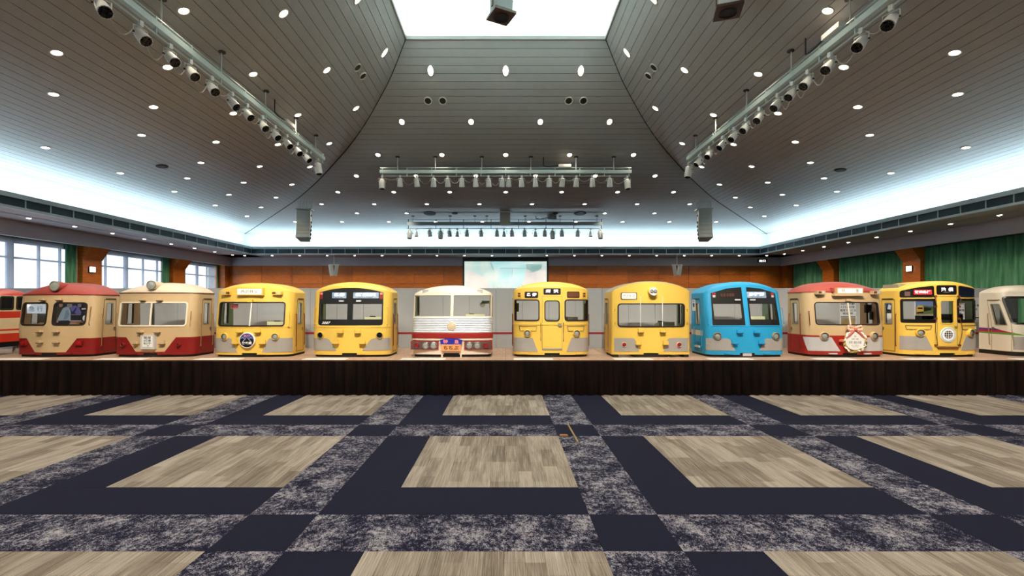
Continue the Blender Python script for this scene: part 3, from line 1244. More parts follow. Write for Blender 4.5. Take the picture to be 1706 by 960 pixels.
# ------------------------------------------------------------------ lighting bars and stage lamps
def stage_lamp(kind):
    """origin at the clamp on the pipe; lamp points along local -Y and down"""
    root = empty('stage_lamp')
    c = MB()
    c.box(-0.045, 0.045, -0.045, 0.045, -0.09, 0.045)
    c.build('clamp', 'white_metal', root)
    y = MB()
    w, h = (0.17, 0.30) if kind in ('par', 'side') else (0.20, 0.36)
    y.tube([(0, 0, -0.06), (0, 0, -0.12), (w, 0, -0.13), (w, 0, -h - 0.03)], 0.016, 6)
    y.tube([(0, 0, -0.12), (-w, 0, -0.13), (-w, 0, -h - 0.03)], 0.016, 6)
    y.build('yoke', 'white_metal', root)
    tilt = {'par': math.radians(72), 'side': math.radians(46), 'wash': math.radians(78), 'small': math.radians(80)}[kind]
    m4 = Matrix.Translation((0, 0, -h)) @ Matrix.Rotation(tilt, 4, 'X')
    if kind in ('par', 'side'):
        prof = [(0.05, 0.20), (0.10, 0.17), (0.125, 0.05), (0.15, -0.20), (0.15, -0.26), (0.13, -0.26)]
    elif kind == 'wash':
        prof = [(0.10, 0.20), (0.16, 0.12), (0.17, -0.10), (0.16, -0.36), (0.14, -0.36)]
    else:
        prof = [(0.05, 0.18), (0.085, 0.12), (0.11, -0.10), (0.15, -0.19), (0.13, -0.19)]
    b = MB().lathe(prof, 16, 'Y', mtx=m4, caps=False)
    b.build('housing', 'white_metal', root, True)
    e = prof[-1]
    ln = MB().lathe([(e[0] + 0.005, e[1] + 0.02), (e[0] * 0.6, e[1] + 0.03), (0.001, e[1] + 0.03)], 16, 'Y', mtx=m4, caps=False).build('lens', 'lamp_lens_dark', root)
    cr = MB()
    for a in (-0.05, 0.05):
        cr.box(a - 0.006, a + 0.006, e[1] - 0.004, e[1] + 0.006, -e[0], e[0], m4)
        cr.box(-e[0], e[0], e[1] - 0.004, e[1] + 0.006, a - 0.006, a + 0.006, m4)
    cr.build('guard', 'black', ln)
    for s in (-1, 1):
        MB().lathe([(0.03, 0.0), (0.03, 0.03)], 10, 'X', at=(s * (w + 0.005) - 0.015, 0, -h)).build('knob', 'black', root)
    return root


def hide(root):
    pass


LAMP = {}


def place_lamp(kind, loc, yaw, label, group, pitch=0.0):
    if kind not in LAMP:
        LAMP[kind] = stage_lamp(kind)
        t = LAMP[kind]
    else:
        t = copy_tree(LAMP[kind])
    t.location = loc
    t.rotation_euler = (0, pitch, yaw)
    tag(t, label, 'spotlight', group)
    return t


def light_bar(length, name_label, zc, ceil, bar_m):
    """local x along the bar"""
    root = tag(empty('lighting_bar'), name_label, 'lighting bar')
    h = length / 2
    MB().box(-h, h, -0.07, 0.07, -0.085, 0.085).build('beam', bar_m, root)
    MB().tube([(-h, 0, 0.20), (h, 0, 0.20)], 0.022, 8).build('top_rail', bar_m, root)
    MB().tube([(-h + 0.05, 0, -0.24), (h - 0.05, 0, -0.24)], 0.022, 8).build('pipe', bar_m, root)
    n = int(length / 1.35)
    for i in range(n + 1):
        x = -h + 0.12 + (length - 0.24) * i / n
        MB().box(x - 0.02, x + 0.02, -0.03, 0.03, -0.26, 0.22).build('bracket', bar_m, root)
    for fx in (-0.86, -0.56, -0.19, 0.20, 0.56, 0.86):
        top = ceil - zc
        st_ = MB().tube([(fx * h, 0, 0.1), (fx * h, 0, top)], 0.022, 6).build('hanger', 'white_metal', root)
        MB().lathe([(0.12, 0.0), (0.12, -0.03), (0.05, -0.05)], 14, 'Z', at=(fx * h, 0, top + 0.02)).build('rose', 'hip_dark', st_)
    # control box, its black feed cable and drop rod
    MB().box(0.42 * h, 0.52 * h, -0.10, 0.10, 0.24, 0.38).build('junction_box', 'white_paint', root)
    MB().tube([(0.30 * h, 0, ceil - zc), (0.30 * h, 0, 0.30), (0.33 * h, 0, 0.26), (0.37 * h, 0, 0.27), (0.42 * h, 0, 0.31)], 0.024, 6).build('feed_cable', 'black', root)
    return root


def cable(root_name, pts, label):
    o = MB().tube(pts, 0.012, 5).build(root_name, 'cable_white')
    return o


BAR_R = 8.95
BAR_Z = EYE + 7.15
BAR_L = 13.55
bars = {}
for k, lb in ((0, 'long pale lighting bar hung from the back ceiling slope'), (1, 'long pale lighting bar hung from the left ceiling slope'), (3, 'long pale lighting bar hung from the right ceiling slope')):
    if k == 0:
        bars[0] = light_bar(BAR_L, lb, BAR_Z, cz(BAR_R), 'bar_metal')
    else:
        bars[k] = tag(copy_tree(bars[0]), lb, 'lighting bar')
    p = Matrix.Rotation(k * PI / 2, 3, 'Z') @ Vector((0, BAR_R, 0))
    bars[k].location = (p.x, p.y + HC, BAR_Z)
    bars[k].rotation_euler = (0, 0, k * PI / 2)

PZ = BAR_Z - 0.25
YB = HC + BAR_R
lampx = [636.7, 666.7, 694.3, 722.3, 745.7, 769.7, 792.3, 814, 836.7, 847.7, 869, 891.7, 915, 936.7, 960, 987, 1016, 1045]
rnd = random.Random(2)
prev = None
for i, px in enumerate(lampx):
    x = (px - CX) * YB / FPX
    kd = 'wash' if i in (0, 17) else 'par'
    place_lamp(kd, (x, YB, PZ), PI + rnd.uniform(-0.25, 0.25) if kd == 'par' else rnd.uniform(-0.3, 0.3), 'white stage spotlight %s from left on the upper back lighting bar' % ORD[i], 'spotlights on the upper back bar')
    if prev is not None:
        xm = (prev + x) / 2
        dpt = rnd.uniform(0.2, 0.55)
        MB().tube([(prev + (x - prev) * t / 8, 0.05, -0.22 - dpt * math.sin(PI * t / 8)) for t in range(9)], 0.014, 5).build('cable', 'cable_white', bars[0])
    prev = x
left_px = [167, 232, 282, 316, 352, 386, 411, 437, 458, 478, 495, 510, 530]
right_px = [1487, 1437, 1384, 1347, 1321, 1296, 1266, 1243, 1223, 1204, 1182, 1165, 1147]
for k, lst in ((1, left_px), (3, right_px)):
    sd = -1 if k == 1 else 1
    prev = None
    for i, px in enumerate(lst):
        y = 8.9 * FPX / abs(px - CX) + 0.1
        last = i == len(lst) - 1
        base = math.radians(68) if sd < 0 else math.radians(-68)
        place_lamp('wash' if last else 'side', (sd * BAR_R, y, PZ), base + rnd.uniform(-0.2, 0.2),
                   'white stage spotlight %s from the viewer on the %s lighting bar' % (ORD[i], SIDE[k]), 'spotlights on the %s bar' % SIDE[k])
        if prev is not None:
            r = Matrix.Rotation(-k * PI / 2, 3, 'Z')
            dpt = rnd.uniform(0.25, 0.7)
            pts = []
            for t in range(9):
                yy = prev + (y - prev) * t / 8
                q = r @ Vector((sd * BAR_R, yy - HC, 0))
                pts.append((q.x, 0.05, -0.22 - dpt * math.sin(PI * t / 8)))
            MB().tube(pts, 0.014, 5).build('cable', 'cable_white', bars[k])
        prev = y

# lower bar by the back cove, backlit shade put into its darker grey
LY, LZ = 32.1, EYE + 5.62
lb2 = tag(empty('lighting_bar', (0, LY, LZ)), 'thin grey lighting bar with small lamps in front of the glowing cove', 'lighting bar')
hx0, hx1 = (678 - CX) * LY / FPX, (1004 - CX) * LY / FPX
mat('bar_backlit', '8fa0a4', 0.5, var=0.03)
MB().box(hx0, hx1, -0.07, 0.07, -0.08, 0.16).build('beam', 'bar_backlit', lb2)
MB().tube([(hx0, 0, 0.34), (hx1, 0, 0.34)], 0.022, 6).build('top_rail', 'bar_backlit', lb2)
MB().tube([(hx0, 0, -0.30), (hx1, 0, -0.30)], 0.028, 6).build('pipe', 'bar_backlit', lb2)
for i in range(8):
    x = hx0 + 0.1 + (hx1 - hx0 - 0.2) * i / 7
    MB().box(x - 0.018, x + 0.018, -0.03, 0.03, -0.32, 0.36).build('bracket', 'hip_dark', lb2)
ct = cz(LY - HC) - LZ
for px in (688, 750, 791, 811, 875, 933, 994):
    x = (px - CX) * LY / FPX
    s_ = MB().tube([(x, 0, 0.1), (x, 0, ct)], 0.02, 6).build('hanger', 'bar_backlit', lb2)
    MB().lathe([(0.12, 0.0), (0.12, -0.03), (0.05, -0.05)], 12, 'Z', at=(x, 0, ct + 0.02)).build('rose', 'hip_dark', s_)
x = (892.5 - CX) * LY / FPX
MB().box((912 - CX) * LY / FPX, (927 - CX) * LY / FPX, -0.09, 0.09, 0.34, 0.56).build('junction_box', 'bar_backlit', lb2)
MB().tube([(x, 0, ct), (x, 0, 0.42), (x + 0.3, 0, 0.36), (x + 0.6, 0, 0.42), (x + 0.85, 0, 0.48)], 0.028, 6).build('feed_cable', 'black', lb2)
low = [(682.8, 'wash'), (693.7, 'small'), (716, 'par'), (734, 'wash'), (749, 'par'), (762, 'small'), (778, 'par'), (801.5, 'par'), (828, 'par'), (839.6, 'small'), (853, 'par'),
       (874, 'par'), (892, 'small'), (907.7, 'par'), (920.5, 'wash'), (936, 'par'), (962.5, 'par'), (984, 'small'), (1000, 'wash')]
for i, (px, kd) in enumerate(low):
    place_lamp(kd, ((px - CX) * LY / FPX, LY, LZ - 0.30), rnd.uniform(-0.3, 0.3) + (PI if kd == 'par' else 0), 'small grey stage spotlight %s from left on the lower back lighting bar' % ORD[i], 'spotlights on the lower back bar')

# ------------------------------------------------------------------ loudspeakers
def line_array(sd, label):
    Yp = 29.2
    px = 508 if sd < 0 else 1172.5
    xp = (px - CX) * Yp / FPX
    ztop = EYE + (CY - 351) / FPX * Yp
    root = tag(empty('line_array_speaker', (xp, Yp, ztop), sd * math.radians(-6)), label, 'loudspeaker')
    # rigging frame and chains
    fr = MB().box(-0.48, 0.48, -0.30, 0.30, 0.02, 0.09)
    fr.build('rigging_frame', 'speaker_side', root)
    tz = cz(Yp - HC) - ztop
    for ax in (-0.40, -0.2, 0.0, 0.2, 0.40):
        for ay in (-0.2, 0.2):
            MB().tube([(ax, ay, 0.08), (ax * 0.9, ay * 0.8, tz)], 0.016, 5).build('hanging_rod', 'speaker_side', root)
    z, y, ang = 0.0, 0.0, 0.0
    hs = [0.62, 0.26, 0.26, 0.26, 0.26, 0.26]
    angs = [0, 2, 5, 9, 14, 19]
    for h, a in zip(hs, angs):
        m4 = Matrix.Translation((0, y, z)) @ Matrix.Rotation(math.radians(-a), 4, 'X')
        b = MB()
        poly = [(-0.42, -0.30), (0.42, -0.30), (0.30, 0.32), (-0.30, 0.32)]
        b.prism(poly, -h + 0.012, -0.004, 'Z', m4)
        box_ = b.build('cabinet', 'speaker_grey', root)
        g = MB().box(-0.39, 0.39, -0.318, -0.30, -h + 0.03, -0.02, m4).build('front_grille', 'speaker_side', box_)
        for s in (-1, 1):
            MB().box(s * 0.36 - 0.05, s * 0.36 + 0.05, -0.02, 0.08, -h / 2 - 0.06, -h / 2 + 0.06, m4).build('handle', 'hip_dark', box_)
        d = m4.to_3x3() @ Vector((0, 0, -h))
        z += d.z
        y += d.y
    return root


line_array(-1, 'curved line array loudspeaker hanging at the left of the back slope')
line_array(1, 'curved line array loudspeaker hanging at the right of the back slope')
# centre speaker
Yp = 31.0
zt = EYE + (CY - 354.5) / FPX * Yp
cs = tag(empty('centre_speaker', ((841.5 - CX) * Yp / FPX, Yp, zt)), 'boxy grey loudspeaker hanging in the middle above the lower lighting bar', 'loudspeaker')
MB().box(-0.36, 0.36, -0.28, 0.28, -0.84, 0.0).build('cabinet', 'speaker_grey', cs)
MB().box(-0.38, 0.38, -0.30, 0.30, 0.0, 0.05).build('bracket', 'white_paint', cs)
MB().box(-0.33, 0.33, -0.30, -0.28, -0.81, -0.03).build('front_grille', mat('speaker_beige', '9c9a8c', 0.7), cs)
MB().tube([(0.0, 0, 0.05), (0.0, 0, cz(Yp - HC) - zt + 0.02)], 0.03, 8).build('pole', 'white_metal', cs)
for zz in (-0.15, -0.42, -0.7):
    MB().lathe([(0.03, -0.31), (0.03, -0.295)], 8, 'Y', at=(0.31, 0, zz)).build('bolt', 'hip_dark', cs)
# small V-shaped speaker pairs under the soffit
for px, lb in ((556.3, 'pair of small pale column speakers hanging under the soffit at left'), (1127.8, 'pair of small pale column speakers hanging under the soffit at right')):
    Yp = 35.6
    t = tag(empty('hanging_speaker_pair', ((px - CX) * Yp / FPX, Yp, SOF)), lb, 'loudspeaker', 'hanging speaker pairs')
    MB().tube([(0, 0, 0), (0, 0, -0.75)], 0.03, 8).build('stem', 'white_metal', t)
    MB().box(-0.42, 0.42, -0.05, 0.05, -0.78, -0.72).build('crossbar', 'white_metal', t)
    for s in (-1, 1):
        m4 = Matrix.Translation((s * 0.25, -0.02, -0.76)) @ Matrix.Rotation(s * math.radians(9), 4, 'Y') @ Matrix.Rotation(s * math.radians(24), 4, 'Z')
        c_ = MB().box(-0.12, 0.12, -0.13, 0.10, -0.88, 0.0, m4).build('cabinet', 'white_metal', t)
        MB().box(-0.09, 0.09, -0.145, -0.13, -0.84, -0.05, m4).build('front_grille', 'speaker_grey', c_)

# hanging follow-spot boxes at the top of the picture
def spot_box(loc, rz, label, body):
    t = tag(empty('hanging_spot_box', loc, rz), label, 'spotlight')
    MB().box(-0.27, 0.27, -0.27, 0.27, 0.12, 0.95).build('housing', body, t)
    MB().box(-0.36, 0.36, -0.36, 0.36, 0.04, 0.12).build('flange', 'brown_metal', t)
    MB().lathe([(0.24, 0.0), (0.24, 0.05), (0.20, 0.05), (0.20, 0.02)], 20, 'Z', caps=False).build('lens_ring', 'brown_metal', t)
    MB().lathe([(0.21, 0.035), (0.01, 0.035)], 20, 'Z', caps=False).build('lens', 'black', t)
    for s in (-1, 1):
        MB().box(s * 0.31 - 0.02, s * 0.31 + 0.02, -0.04, 0.04, 0.3, 1.05).build('yoke_arm', 'brown_metal', t)
    MB().lathe([(0.05, 0.30), (0.05, 0.40)], 10, 'X', at=(0.0, 0, 0.62)).build('knob', 'black', t)
    MB().tube([(0, 0, 0.95), (0, 0, 4.4)], 0.03, 8).build('hanger', 'brown_metal', t)
    return t


spot_box((-0.14, 14.2, EYE + 8.9), 0.45, 'brown box spotlight hanging below the bright central recess', 'speaker_side')
Yp = 13.2
o = spot_box(((1213 - CX) * Yp / FPX, Yp, EYE + 8.40), -0.3, 'pale box spotlight hanging from the right ceiling slope', 'white_metal')
for ch in o.children:
    if ch.name.startswith('hanger'):
        ch.scale = (1, 1, (cz(abs(o.location.x)) - o.location.z) / 4.4)

# ------------------------------------------------------------------ print boards on the partition
def board(name, px0, px1, py0, py1, m, label, cat='poster'):
    yb = PY - 0.02
    x0, x1 = (px0 - CX) * yb / FPX, (px1 - CX) * yb / FPX
    z0, z1 = EYE - (py1 - CY) * yb / FPX, EYE - (py0 - CY) * yb / FPX
    t = tag(empty(name, ((x0 + x1) / 2, PY, z0)), label, cat)
    w = (x1 - x0) / 2
    MB().box(-w, w, -0.03, -0.008, 0, z1 - z0).build('sheet', m, t)
    def poly(m2, pts, d=0.0):
        """pts in pixels"""
        v = [((a - CX) * yb / FPX - (x0 + x1) / 2, -0.031 - d, EYE - (b - CY) * yb / FPX - z0) for a, b in pts]
        return new_obj('print', v, [tuple(range(len(v)))], m2, t)
    def txt(s, pxc, pyc, hpx, wpx, m2='ink', bold=0.01):
        p = ((pxc - CX) * yb / FPX - (x0 + x1) / 2, -0.0325, EYE - (pyc - CY) * yb / FPX - z0)
        text_obj(s, hpx * yb / FPX, m2, t, face_mtx(p, (0, -1, 0)), wpx * yb / FPX, bold)
    return t, poly, txt


mat('pr_dark', '17151a', 0.6, var=0.2)
mat('pr_shirt', '9fb6c8', 0.7, var=0.1)
mat('pr_hair', '8d8a8c', 0.7, var=0.1)
mat('pr_shade', '7d93a8', 0.7, var=0.1)
mat('pr_navy', '2a2f66', 0.7, var=0.1)
mat('pr_olive', '3b3a26', 0.7, var=0.1)
mat('pr_skin', 'b98a78', 0.7, var=0.1)
mat('pr_grey', '7c7f8c', 0.7, var=0.1)
mat('pr_lilac', '6a64a8', 0.7, var=0.1)
mat('pr_yellow', 'cdaa4a', 0.7, var=0.1)
mat('pr_green', '5b7040', 0.7, var=0.2)
mat('pr_sky', '6f86b8', 0.7, var=0.1)
mat('pr_ground', '9a8560', 0.7, var=0.2)
mat('pr_pale', 'd4d8dc', 0.7, var=0.05)
mat('pr_white', 'e9ebe8', 0.7, var=0.03)
mat('pr_blue', '22407c', 0.7, var=0.2)


def ell(cx_, cy_, rx, ry, n=14, a0=0.0):
    return [(cx_ + rx * math.cos(2 * PI * i / n), cy_ + ry * math.sin(2 * PI * i / n)) for i in range(n)]


t, pl, tx = board('photo_poster', 90, 150, 500, 546, 'pr_dark', 'dark photo poster of people in shirts seen through the red-roofed cab window')
pl('pr_olive', [(93, 512), (101, 509), (103, 515), (101, 544), (92, 546)], 0.001)
pl('pr_skin', ell(102, 508.5, 3.2, 3.4), 0.002)
pl('pr_shirt', [(105, 514), (111, 511), (116, 513), (118.5, 520), (118, 534), (104, 534), (98, 536), (95.5, 534), (100, 524)], 0.002)
pl('pr_hair', ell(116.5, 509.0, 4.6, 4.0), 0.004)
pl('pr_shade', [(110, 518), (114, 516), (116, 524), (112, 532), (106, 533)], 0.003)
pl('pr_skin', [(95.5, 533), (98.5, 534), (97, 538), (94.5, 537.5)], 0.004)
pl('pr_dark', [(95, 534.5), (115.5, 533.8), (115.5, 546), (94, 546)], 0.0035)
pl('pr_lilac', [(119, 511), (126, 509), (132, 513), (136, 520), (135.5, 524), (128, 523.5), (121, 520), (117.5, 515)], 0.002)
pl('pr_navy', [(121, 520), (127, 512), (129, 513), (124, 523.5), (119, 523)], 0.003)
pl('pr_grey', ell(133, 509, 3.2, 3.4), 0.003)
pl('pr_grey', [(117, 524), (135, 524), (135, 525.2), (117, 525.2)], 0.003)
pl('pr_pale', [(136.5, 514), (147, 513.5), (147, 515.6), (136.5, 516)], 0.002)
pl('pr_white', ell(142.5, 530.5, 4.6, 5.2), 0.003)
pl('pr_skin', [(117, 536), (132, 534), (139, 536), (140, 541), (130, 543), (118, 542)], 0.002)
pl('pr_pale', [(116, 534), (136, 534), (136, 535), (116, 535)], 0.003)
t, pl, tx = board('text_board', 1399, 1426, 500, 552, 'pr_pale', 'pale blue text board with bold dark characters behind the wreath cab', 'board')
tx('旧所沢駅', 1412.5, 506, 4.6, 24)
tx('115周年', 1412.5, 511.8, 4.0, 23)
tx('電車でたどる', 1412.5, 517.2, 4.0, 26)
tx('軌跡展', 1412.5, 522.6, 4.0, 17)
pl('ink', [(1400.5, 527.4), (1425, 527.4), (1425, 529), (1400.5, 529)], 0.001)
pl('pr_ground', [(1401, 530), (1425, 530), (1425, 551), (1401, 551)], 0.0005)
t, pl, tx = board('photo_poster', 1524, 1556, 500, 534, 'pr_white', 'photo poster of a yellow train in a field seen through the right-hand yellow cab')
pl('pr_sky', [(1524.8, 501), (1555.5, 501), (1555.5, 512), (1524.8, 512)], 0.001)
pl('pr_ground', [(1524.8, 512), (1555.5, 512), (1555.5, 525), (1524.8, 525)], 0.001)
pl('pr_green', [(1538, 509), (1555.5, 511), (1555.5, 522), (1534, 524)], 0.0015)
pl('pr_yellow', [(1527, 512), (1530, 509), (1536, 509), (1538.5, 512), (1538.5, 519), (1527, 520)], 0.002)
pl('pr_dark', [(1528.5, 512.5), (1537, 512.5), (1537, 515), (1528.5, 515)], 0.003)
pl('pr_dark', [(1527, 520), (1538.5, 519), (1537, 522), (1527, 523)], 0.003)
pl('pr_dark', [(1538.5, 511.5), (1551, 513), (1551, 517), (1538.5, 519)], 0.0025)
t, pl, tx = board('photo_poster', 1470, 1488, 498, 540, 'pr_white', 'small dark blue photo sheet behind the side door of the globe emblem cab')
pl('pr_blue', [(1474, 502), (1487, 502), (1487, 522), (1474, 522)], 0.001)
pl('pr_dark', [(1474, 514), (1487, 516), (1487, 522), (1474, 522)], 0.002)
pl('pr_pale', [(1480, 507), (1484, 509), (1483, 516), (1478, 515)], 0.003)
t, pl, tx = board('text_board', 1594, 1640, 496, 532, 'pr_pale', 'pale text board between the globe emblem cab and the far right cab', 'board')
tx('日本の鉄', 1618, 509, 4.4, 34)
tx('記録', 1622, 516, 3.6, 12)
pl('ink', [(1596, 528.5), (1639, 528.5), (1639, 530.5), (1596, 530.5)], 0.001)

# ------------------------------------------------------------------ train cabs
K = 0.0217                                   # metres per photograph pixel at the cab fronts


def V(py):
    """height above the stage of a photograph row, at the cab fronts"""
    return EYE - (py - CY) * K - SZ


def pip(p, poly):
    x, y = p
    c = False
    n = len(poly)
    j = n - 1
    for i in range(n):
        xi, yi = poly[i]
        xj, yj = poly[j]
        if (yi > y) != (yj > y) and x < (xj - xi) * (y - yi) / (yj - yi) + xi:
            c = not c
        j = i
    return c


def densify(poly, st_=0.12):
    out = []
    n = len(poly)
    for i in range(n):
        a, b = poly[i], poly[(i + 1) % n]
        d = math.hypot(b[0] - a[0], b[1] - a[1])
        m = max(1, int(math.ceil(d / st_)))
        for k in range(m):
            t = k / m
            out.append((a[0] + (b[0] - a[0]) * t, a[1] + (b[1] - a[1]) * t))
    return out


def rpoly(pts, r, n=4):
    """polygon with rounded corners"""
    out = []
    m = len(pts)
    for i in range(m):
        p0, p1, p2 = Vector(pts[i - 1]), Vector(pts[i]), Vector(pts[(i + 1) % m])
        rr = r[i] if isinstance(r, (list, tuple)) else r
        a, b = (p0 - p1), (p2 - p1)
        q = min(rr, a.length * 0.49, b.length * 0.49)
        if q < 0.004:
            out.append(tuple(p1))
            continue
        s, e = p1 + a.normalized() * q, p1 + b.normalized() * q
        for k in range(n + 1):
            t = k / n
            out.append(tuple(s * (1 - t) ** 2 + p1 * 2 * t * (1 - t) + e * t * t))
    return out


def rrect(x0, x1, z0, z1, r=0.05):
    return rpoly([(x0, z0), (x1, z0), (x1, z1), (x0, z1)], r)


def circ(x, z, r, n=20):
    return [(x + r * math.cos(2 * PI * i / n), z + r * math.sin(2 * PI * i / n)) for i in range(n)]


def offset_poly(poly, d):
    n = len(poly)
    area = sum(poly[i][0] * poly[(i + 1) % n][1] - poly[(i + 1) % n][0] * poly[i][1] for i in range(n))
    sg = 1 if area > 0 else -1
    out = []
    for i in range(n):
        a, b, c = Vector(poly[i - 1]), Vector(poly[i]), Vector(poly[(i + 1) % n])
        e1, e2 = (b - a), (c - b)
        if e1.length < 1e-6:
            e1 = e2
        if e2.length < 1e-6:
            e2 = e1
        n1 = Vector((e1.y, -e1.x)).normalized() * sg
        n2 = Vector((e2.y, -e2.x)).normalized() * sg
        nn = n1 + n2
        if nn.length < 1e-4:
            nn = n1.copy()
        nn.normalize()
        k = d / max(0.5, nn.dot(n1))
        out.append((b.x + nn.x * k, b.y + nn.y * k))
    return out


def triangulate(loops, grid, keep):
    """constrained triangulation in (s,z); keep(p) filters triangles by centre"""
    pts, edges = [], []
    for lp in loops:
        n0 = len(pts)
        pts += [Vector((a, b)) for a, b in lp]
        edges += [(n0 + i, n0 + (i + 1) % len(lp)) for i in range(len(lp))]
    pts += [Vector(g) for g in grid]
    ov, oe, of, _, _, _ = delaunay_2d_cdt(pts, edges, [], 0, 1e-5)
    tris, cen = [], []
    for f in of:
        a, b, c = (ov[i] for i in f[:3])
        cx_, cy_ = (a.x + b.x + c.x) / 3, (a.y + b.y + c.y) / 3
        ar = (b.x - a.x) * (c.y - a.y) - (b.y - a.y) * (c.x - a.x)
        if abs(ar) < 1e-9 or not keep((cx_, cy_)):
            continue
        tris.append(tuple(f) if ar > 0 else tuple(f)[::-1])
        cen.append((cx_, cy_))
    return ov, tris, cen


class Cab:
    def __init__(s, X, label, paint, W=1.42, b=0.10, r=0.30, depth=1.35, zb=0.085, ze=V(487), A=0.0, R=0.4, L=0.8, belt=V(543), lean=0.16, pw=2.0,
                 lining='lining_green', roof=None, front=16.4, notch=0.30, arch=(2.3, 0.75)):
        s.W, s.b, s.r, s.D, s.zb, s.ze, s.A, s.R, s.L, s.belt, s.lean = W, b, r, depth, zb, ze, A, R, L, belt, lean
        s.ztop = ze + A
        s.ar = arch
        s.root = tag(empty('train_cab', (X, front, SZ)), label, 'train cab')
        s.mats = [paint]
        s.paint = paint
        s.roofm = roof or paint
        s.lin = lining
        s.regions, s.holes, s.frames = [], [], []
        s.notch = notch
        # plan outline of the right half: front curve, corner arc, side
        pl = []
        xf = W - r
        for i in range(25):
            x = xf * i / 24
            pl.append((x, b * (x / xf) ** pw))
        sl = b * pw / xf if b > 0 else 0.0
        for i in range(1, 11):
            a = PI / 2 * i / 10
            pl.append((xf + r * math.sin(a), b + r * (1 - math.cos(a)) + sl * r * 0.25 * math.sin(a) * (1 - i / 10)))
        yc = pl[-1][1]
        s.yc = yc
        for i in range(1, 9):
            pl.append((W, yc + (depth - yc) * i / 8))
        s.pl = pl
        s.cs = [0.0]
        for p, q in zip(pl, pl[1:]):
            s.cs.append(s.cs[-1] + math.hypot(q[0] - p[0], q[1] - p[1]))
        s.S = s.cs[-1]

    def plan(s, t):
        a = min(abs(t), s.S)
        lo = 0
        for i in range(len(s.cs) - 1):
            if a <= s.cs[i + 1] + 1e-9:
                lo = i
                break
        u = (a - s.cs[lo]) / max(1e-9, s.cs[lo + 1] - s.cs[lo])
        p, q = s.pl[lo], s.pl[lo + 1]
        x, y = p[0] + (q[0] - p[0]) * u, p[1] + (q[1] - p[1]) * u
        return (x if t >= 0 else -x), y

    def sx(s, x):
        """arc position of a front point at lateral x"""
        a = abs(x)
        for i in range(len(s.pl) - 1):
            if a <= s.pl[i + 1][0] + 1e-9 and s.pl[i + 1][0] > s.pl[i][0]:
                u = (a - s.pl[i][0]) / (s.pl[i + 1][0] - s.pl[i][0])
                v = s.cs[i] + u * (s.cs[i + 1] - s.cs[i])
                return v if x >= 0 else -v
        return s.S if x > 0 else -s.S

    def sy(s, y):
        """arc position of a side point at depth y"""
        return s.S - (s.D - y)

    def P(s, t, z, off=0.0):
        x, y = s.plan(t)
        w = 1.0 if y <= s.yc else max(0.0, 1 - (y - s.yc) / (s.D - s.yc))
        k = max(0.0, min(1.3, (z - s.belt) / (V(485) - s.belt)))
        p = Vector((x, y + s.lean * k * w, z))
        if off:
            p += s.N(t, z) * off
        return p

    def N(s, t, z):
        e = 0.004
        tt = max(-s.S + 2 * e, min(s.S - 2 * e, t))
        a = s.P(tt + e, z) - s.P(tt - e, z)
        c = s.P(tt, z + e) - s.P(tt, z - e)
        return a.cross(c).normalized()

    def archf(s, x):
        t = min(1.0, abs(x) / s.W)
        return max(0.0, 1 - t ** s.ar[0]) ** s.ar[1]

    def top(s, t):
        x, y = s.plan(t)
        return s.ze + s.A * s.archf(x)

    # ---- shape description
    def midx(s, m):
        if m not in s.mats:
            s.mats.append(m)
        return s.mats.index(m)

    def region(s, poly, m):
        s.regions.append((densify(poly, 0.15), s.midx(m)))

    def hole(s, poly, frame=None, fw=0.035, fd=0.02, glass=True):
        poly = densify(poly, 0.12)
        s.holes.append(poly)
        s.frames.append((poly, frame, fw, fd, glass))

    def build_shell(s, underframe=True):
        S = s.S
        brk = sorted(set([round(v, 4) for v in s.cs] + [-round(v, 4) for v in s.cs]))
        outer = [(t, s.zb) for t in brk] + [(t, s.top(t)) for t in reversed(brk)]
        holes = list(s.holes)
        if s.notch:
            holes.append([(-s.notch, -0.3), (s.notch, -0.3), (s.notch - 0.03, V(588)), (-s.notch + 0.03, V(588))])
        grid = []
        zs_ = [s.zb + 0.3, 0.55, 0.85, s.belt, s.belt + 0.001, 1.4, 1.65, 1.9]
        for t in brk[::2]:
            for z in zs_ + [2.1]:
                if s.zb + 0.05 < z < s.top(t) - 0.04:
                    grid.append((t, z))
        belt_line = [(-S, s.belt), (0, s.belt), (S, s.belt)]
        loops = [outer] + holes + [r_[0] for r_ in s.regions]
        ov, tris, cen = triangulate(loops, grid, lambda p: pip(p, outer) and not any(pip(p, h) for h in holes))
        mi = []
        for c in cen:
            m = 0
            for poly, k in s.regions:
                if pip(c, poly):
                    m = k
            mi.append(m)
        ov2 = [(v.x, v.y) for v in ov]
        vs = [s.P(a, b) for a, b in ov2]
        o = new_obj('body_shell', vs, tris, s.mats, s.root, mi, True)
        o.data.set_sharp_from_angle(angle=math.radians(30))
        s.body = o
        vi = [s.P(a, b, -0.045) for a, b in ov2]
        new_obj('interior_lining', vi, [t[::-1] for t in tris], s.lin, s.root, None, True)
        # window frames, reveals and panes
        for poly, frame, fw, fd, glass in s.frames:
            n = len(poly)
            if frame:
                a, b_ = offset_poly(poly, fw * 0.5), offset_poly(poly, -fw * 0.5)
                vs = [s.P(x, z, -0.004) for x, z in a] + [s.P(x, z, fd) for x, z in a] + [s.P(x, z, fd) for x, z in b_] + [s.P(x, z, -0.06) for x, z in b_]
                fs = []
                for j in range(3):
                    for i in range(n):
                        k = (i + 1) % n
                        fs.append((j * n + i, j * n + k, (j + 1) * n + k, (j + 1) * n + i))
                f_ = new_obj('window_frame', vs, fs, frame, s.root)
                bm = bmesh.new()
                bm.from_mesh(f_.data)
                bmesh.ops.recalc_face_normals(bm, faces=bm.faces)
                bm.to_mesh(f_.data)
                bm.free()
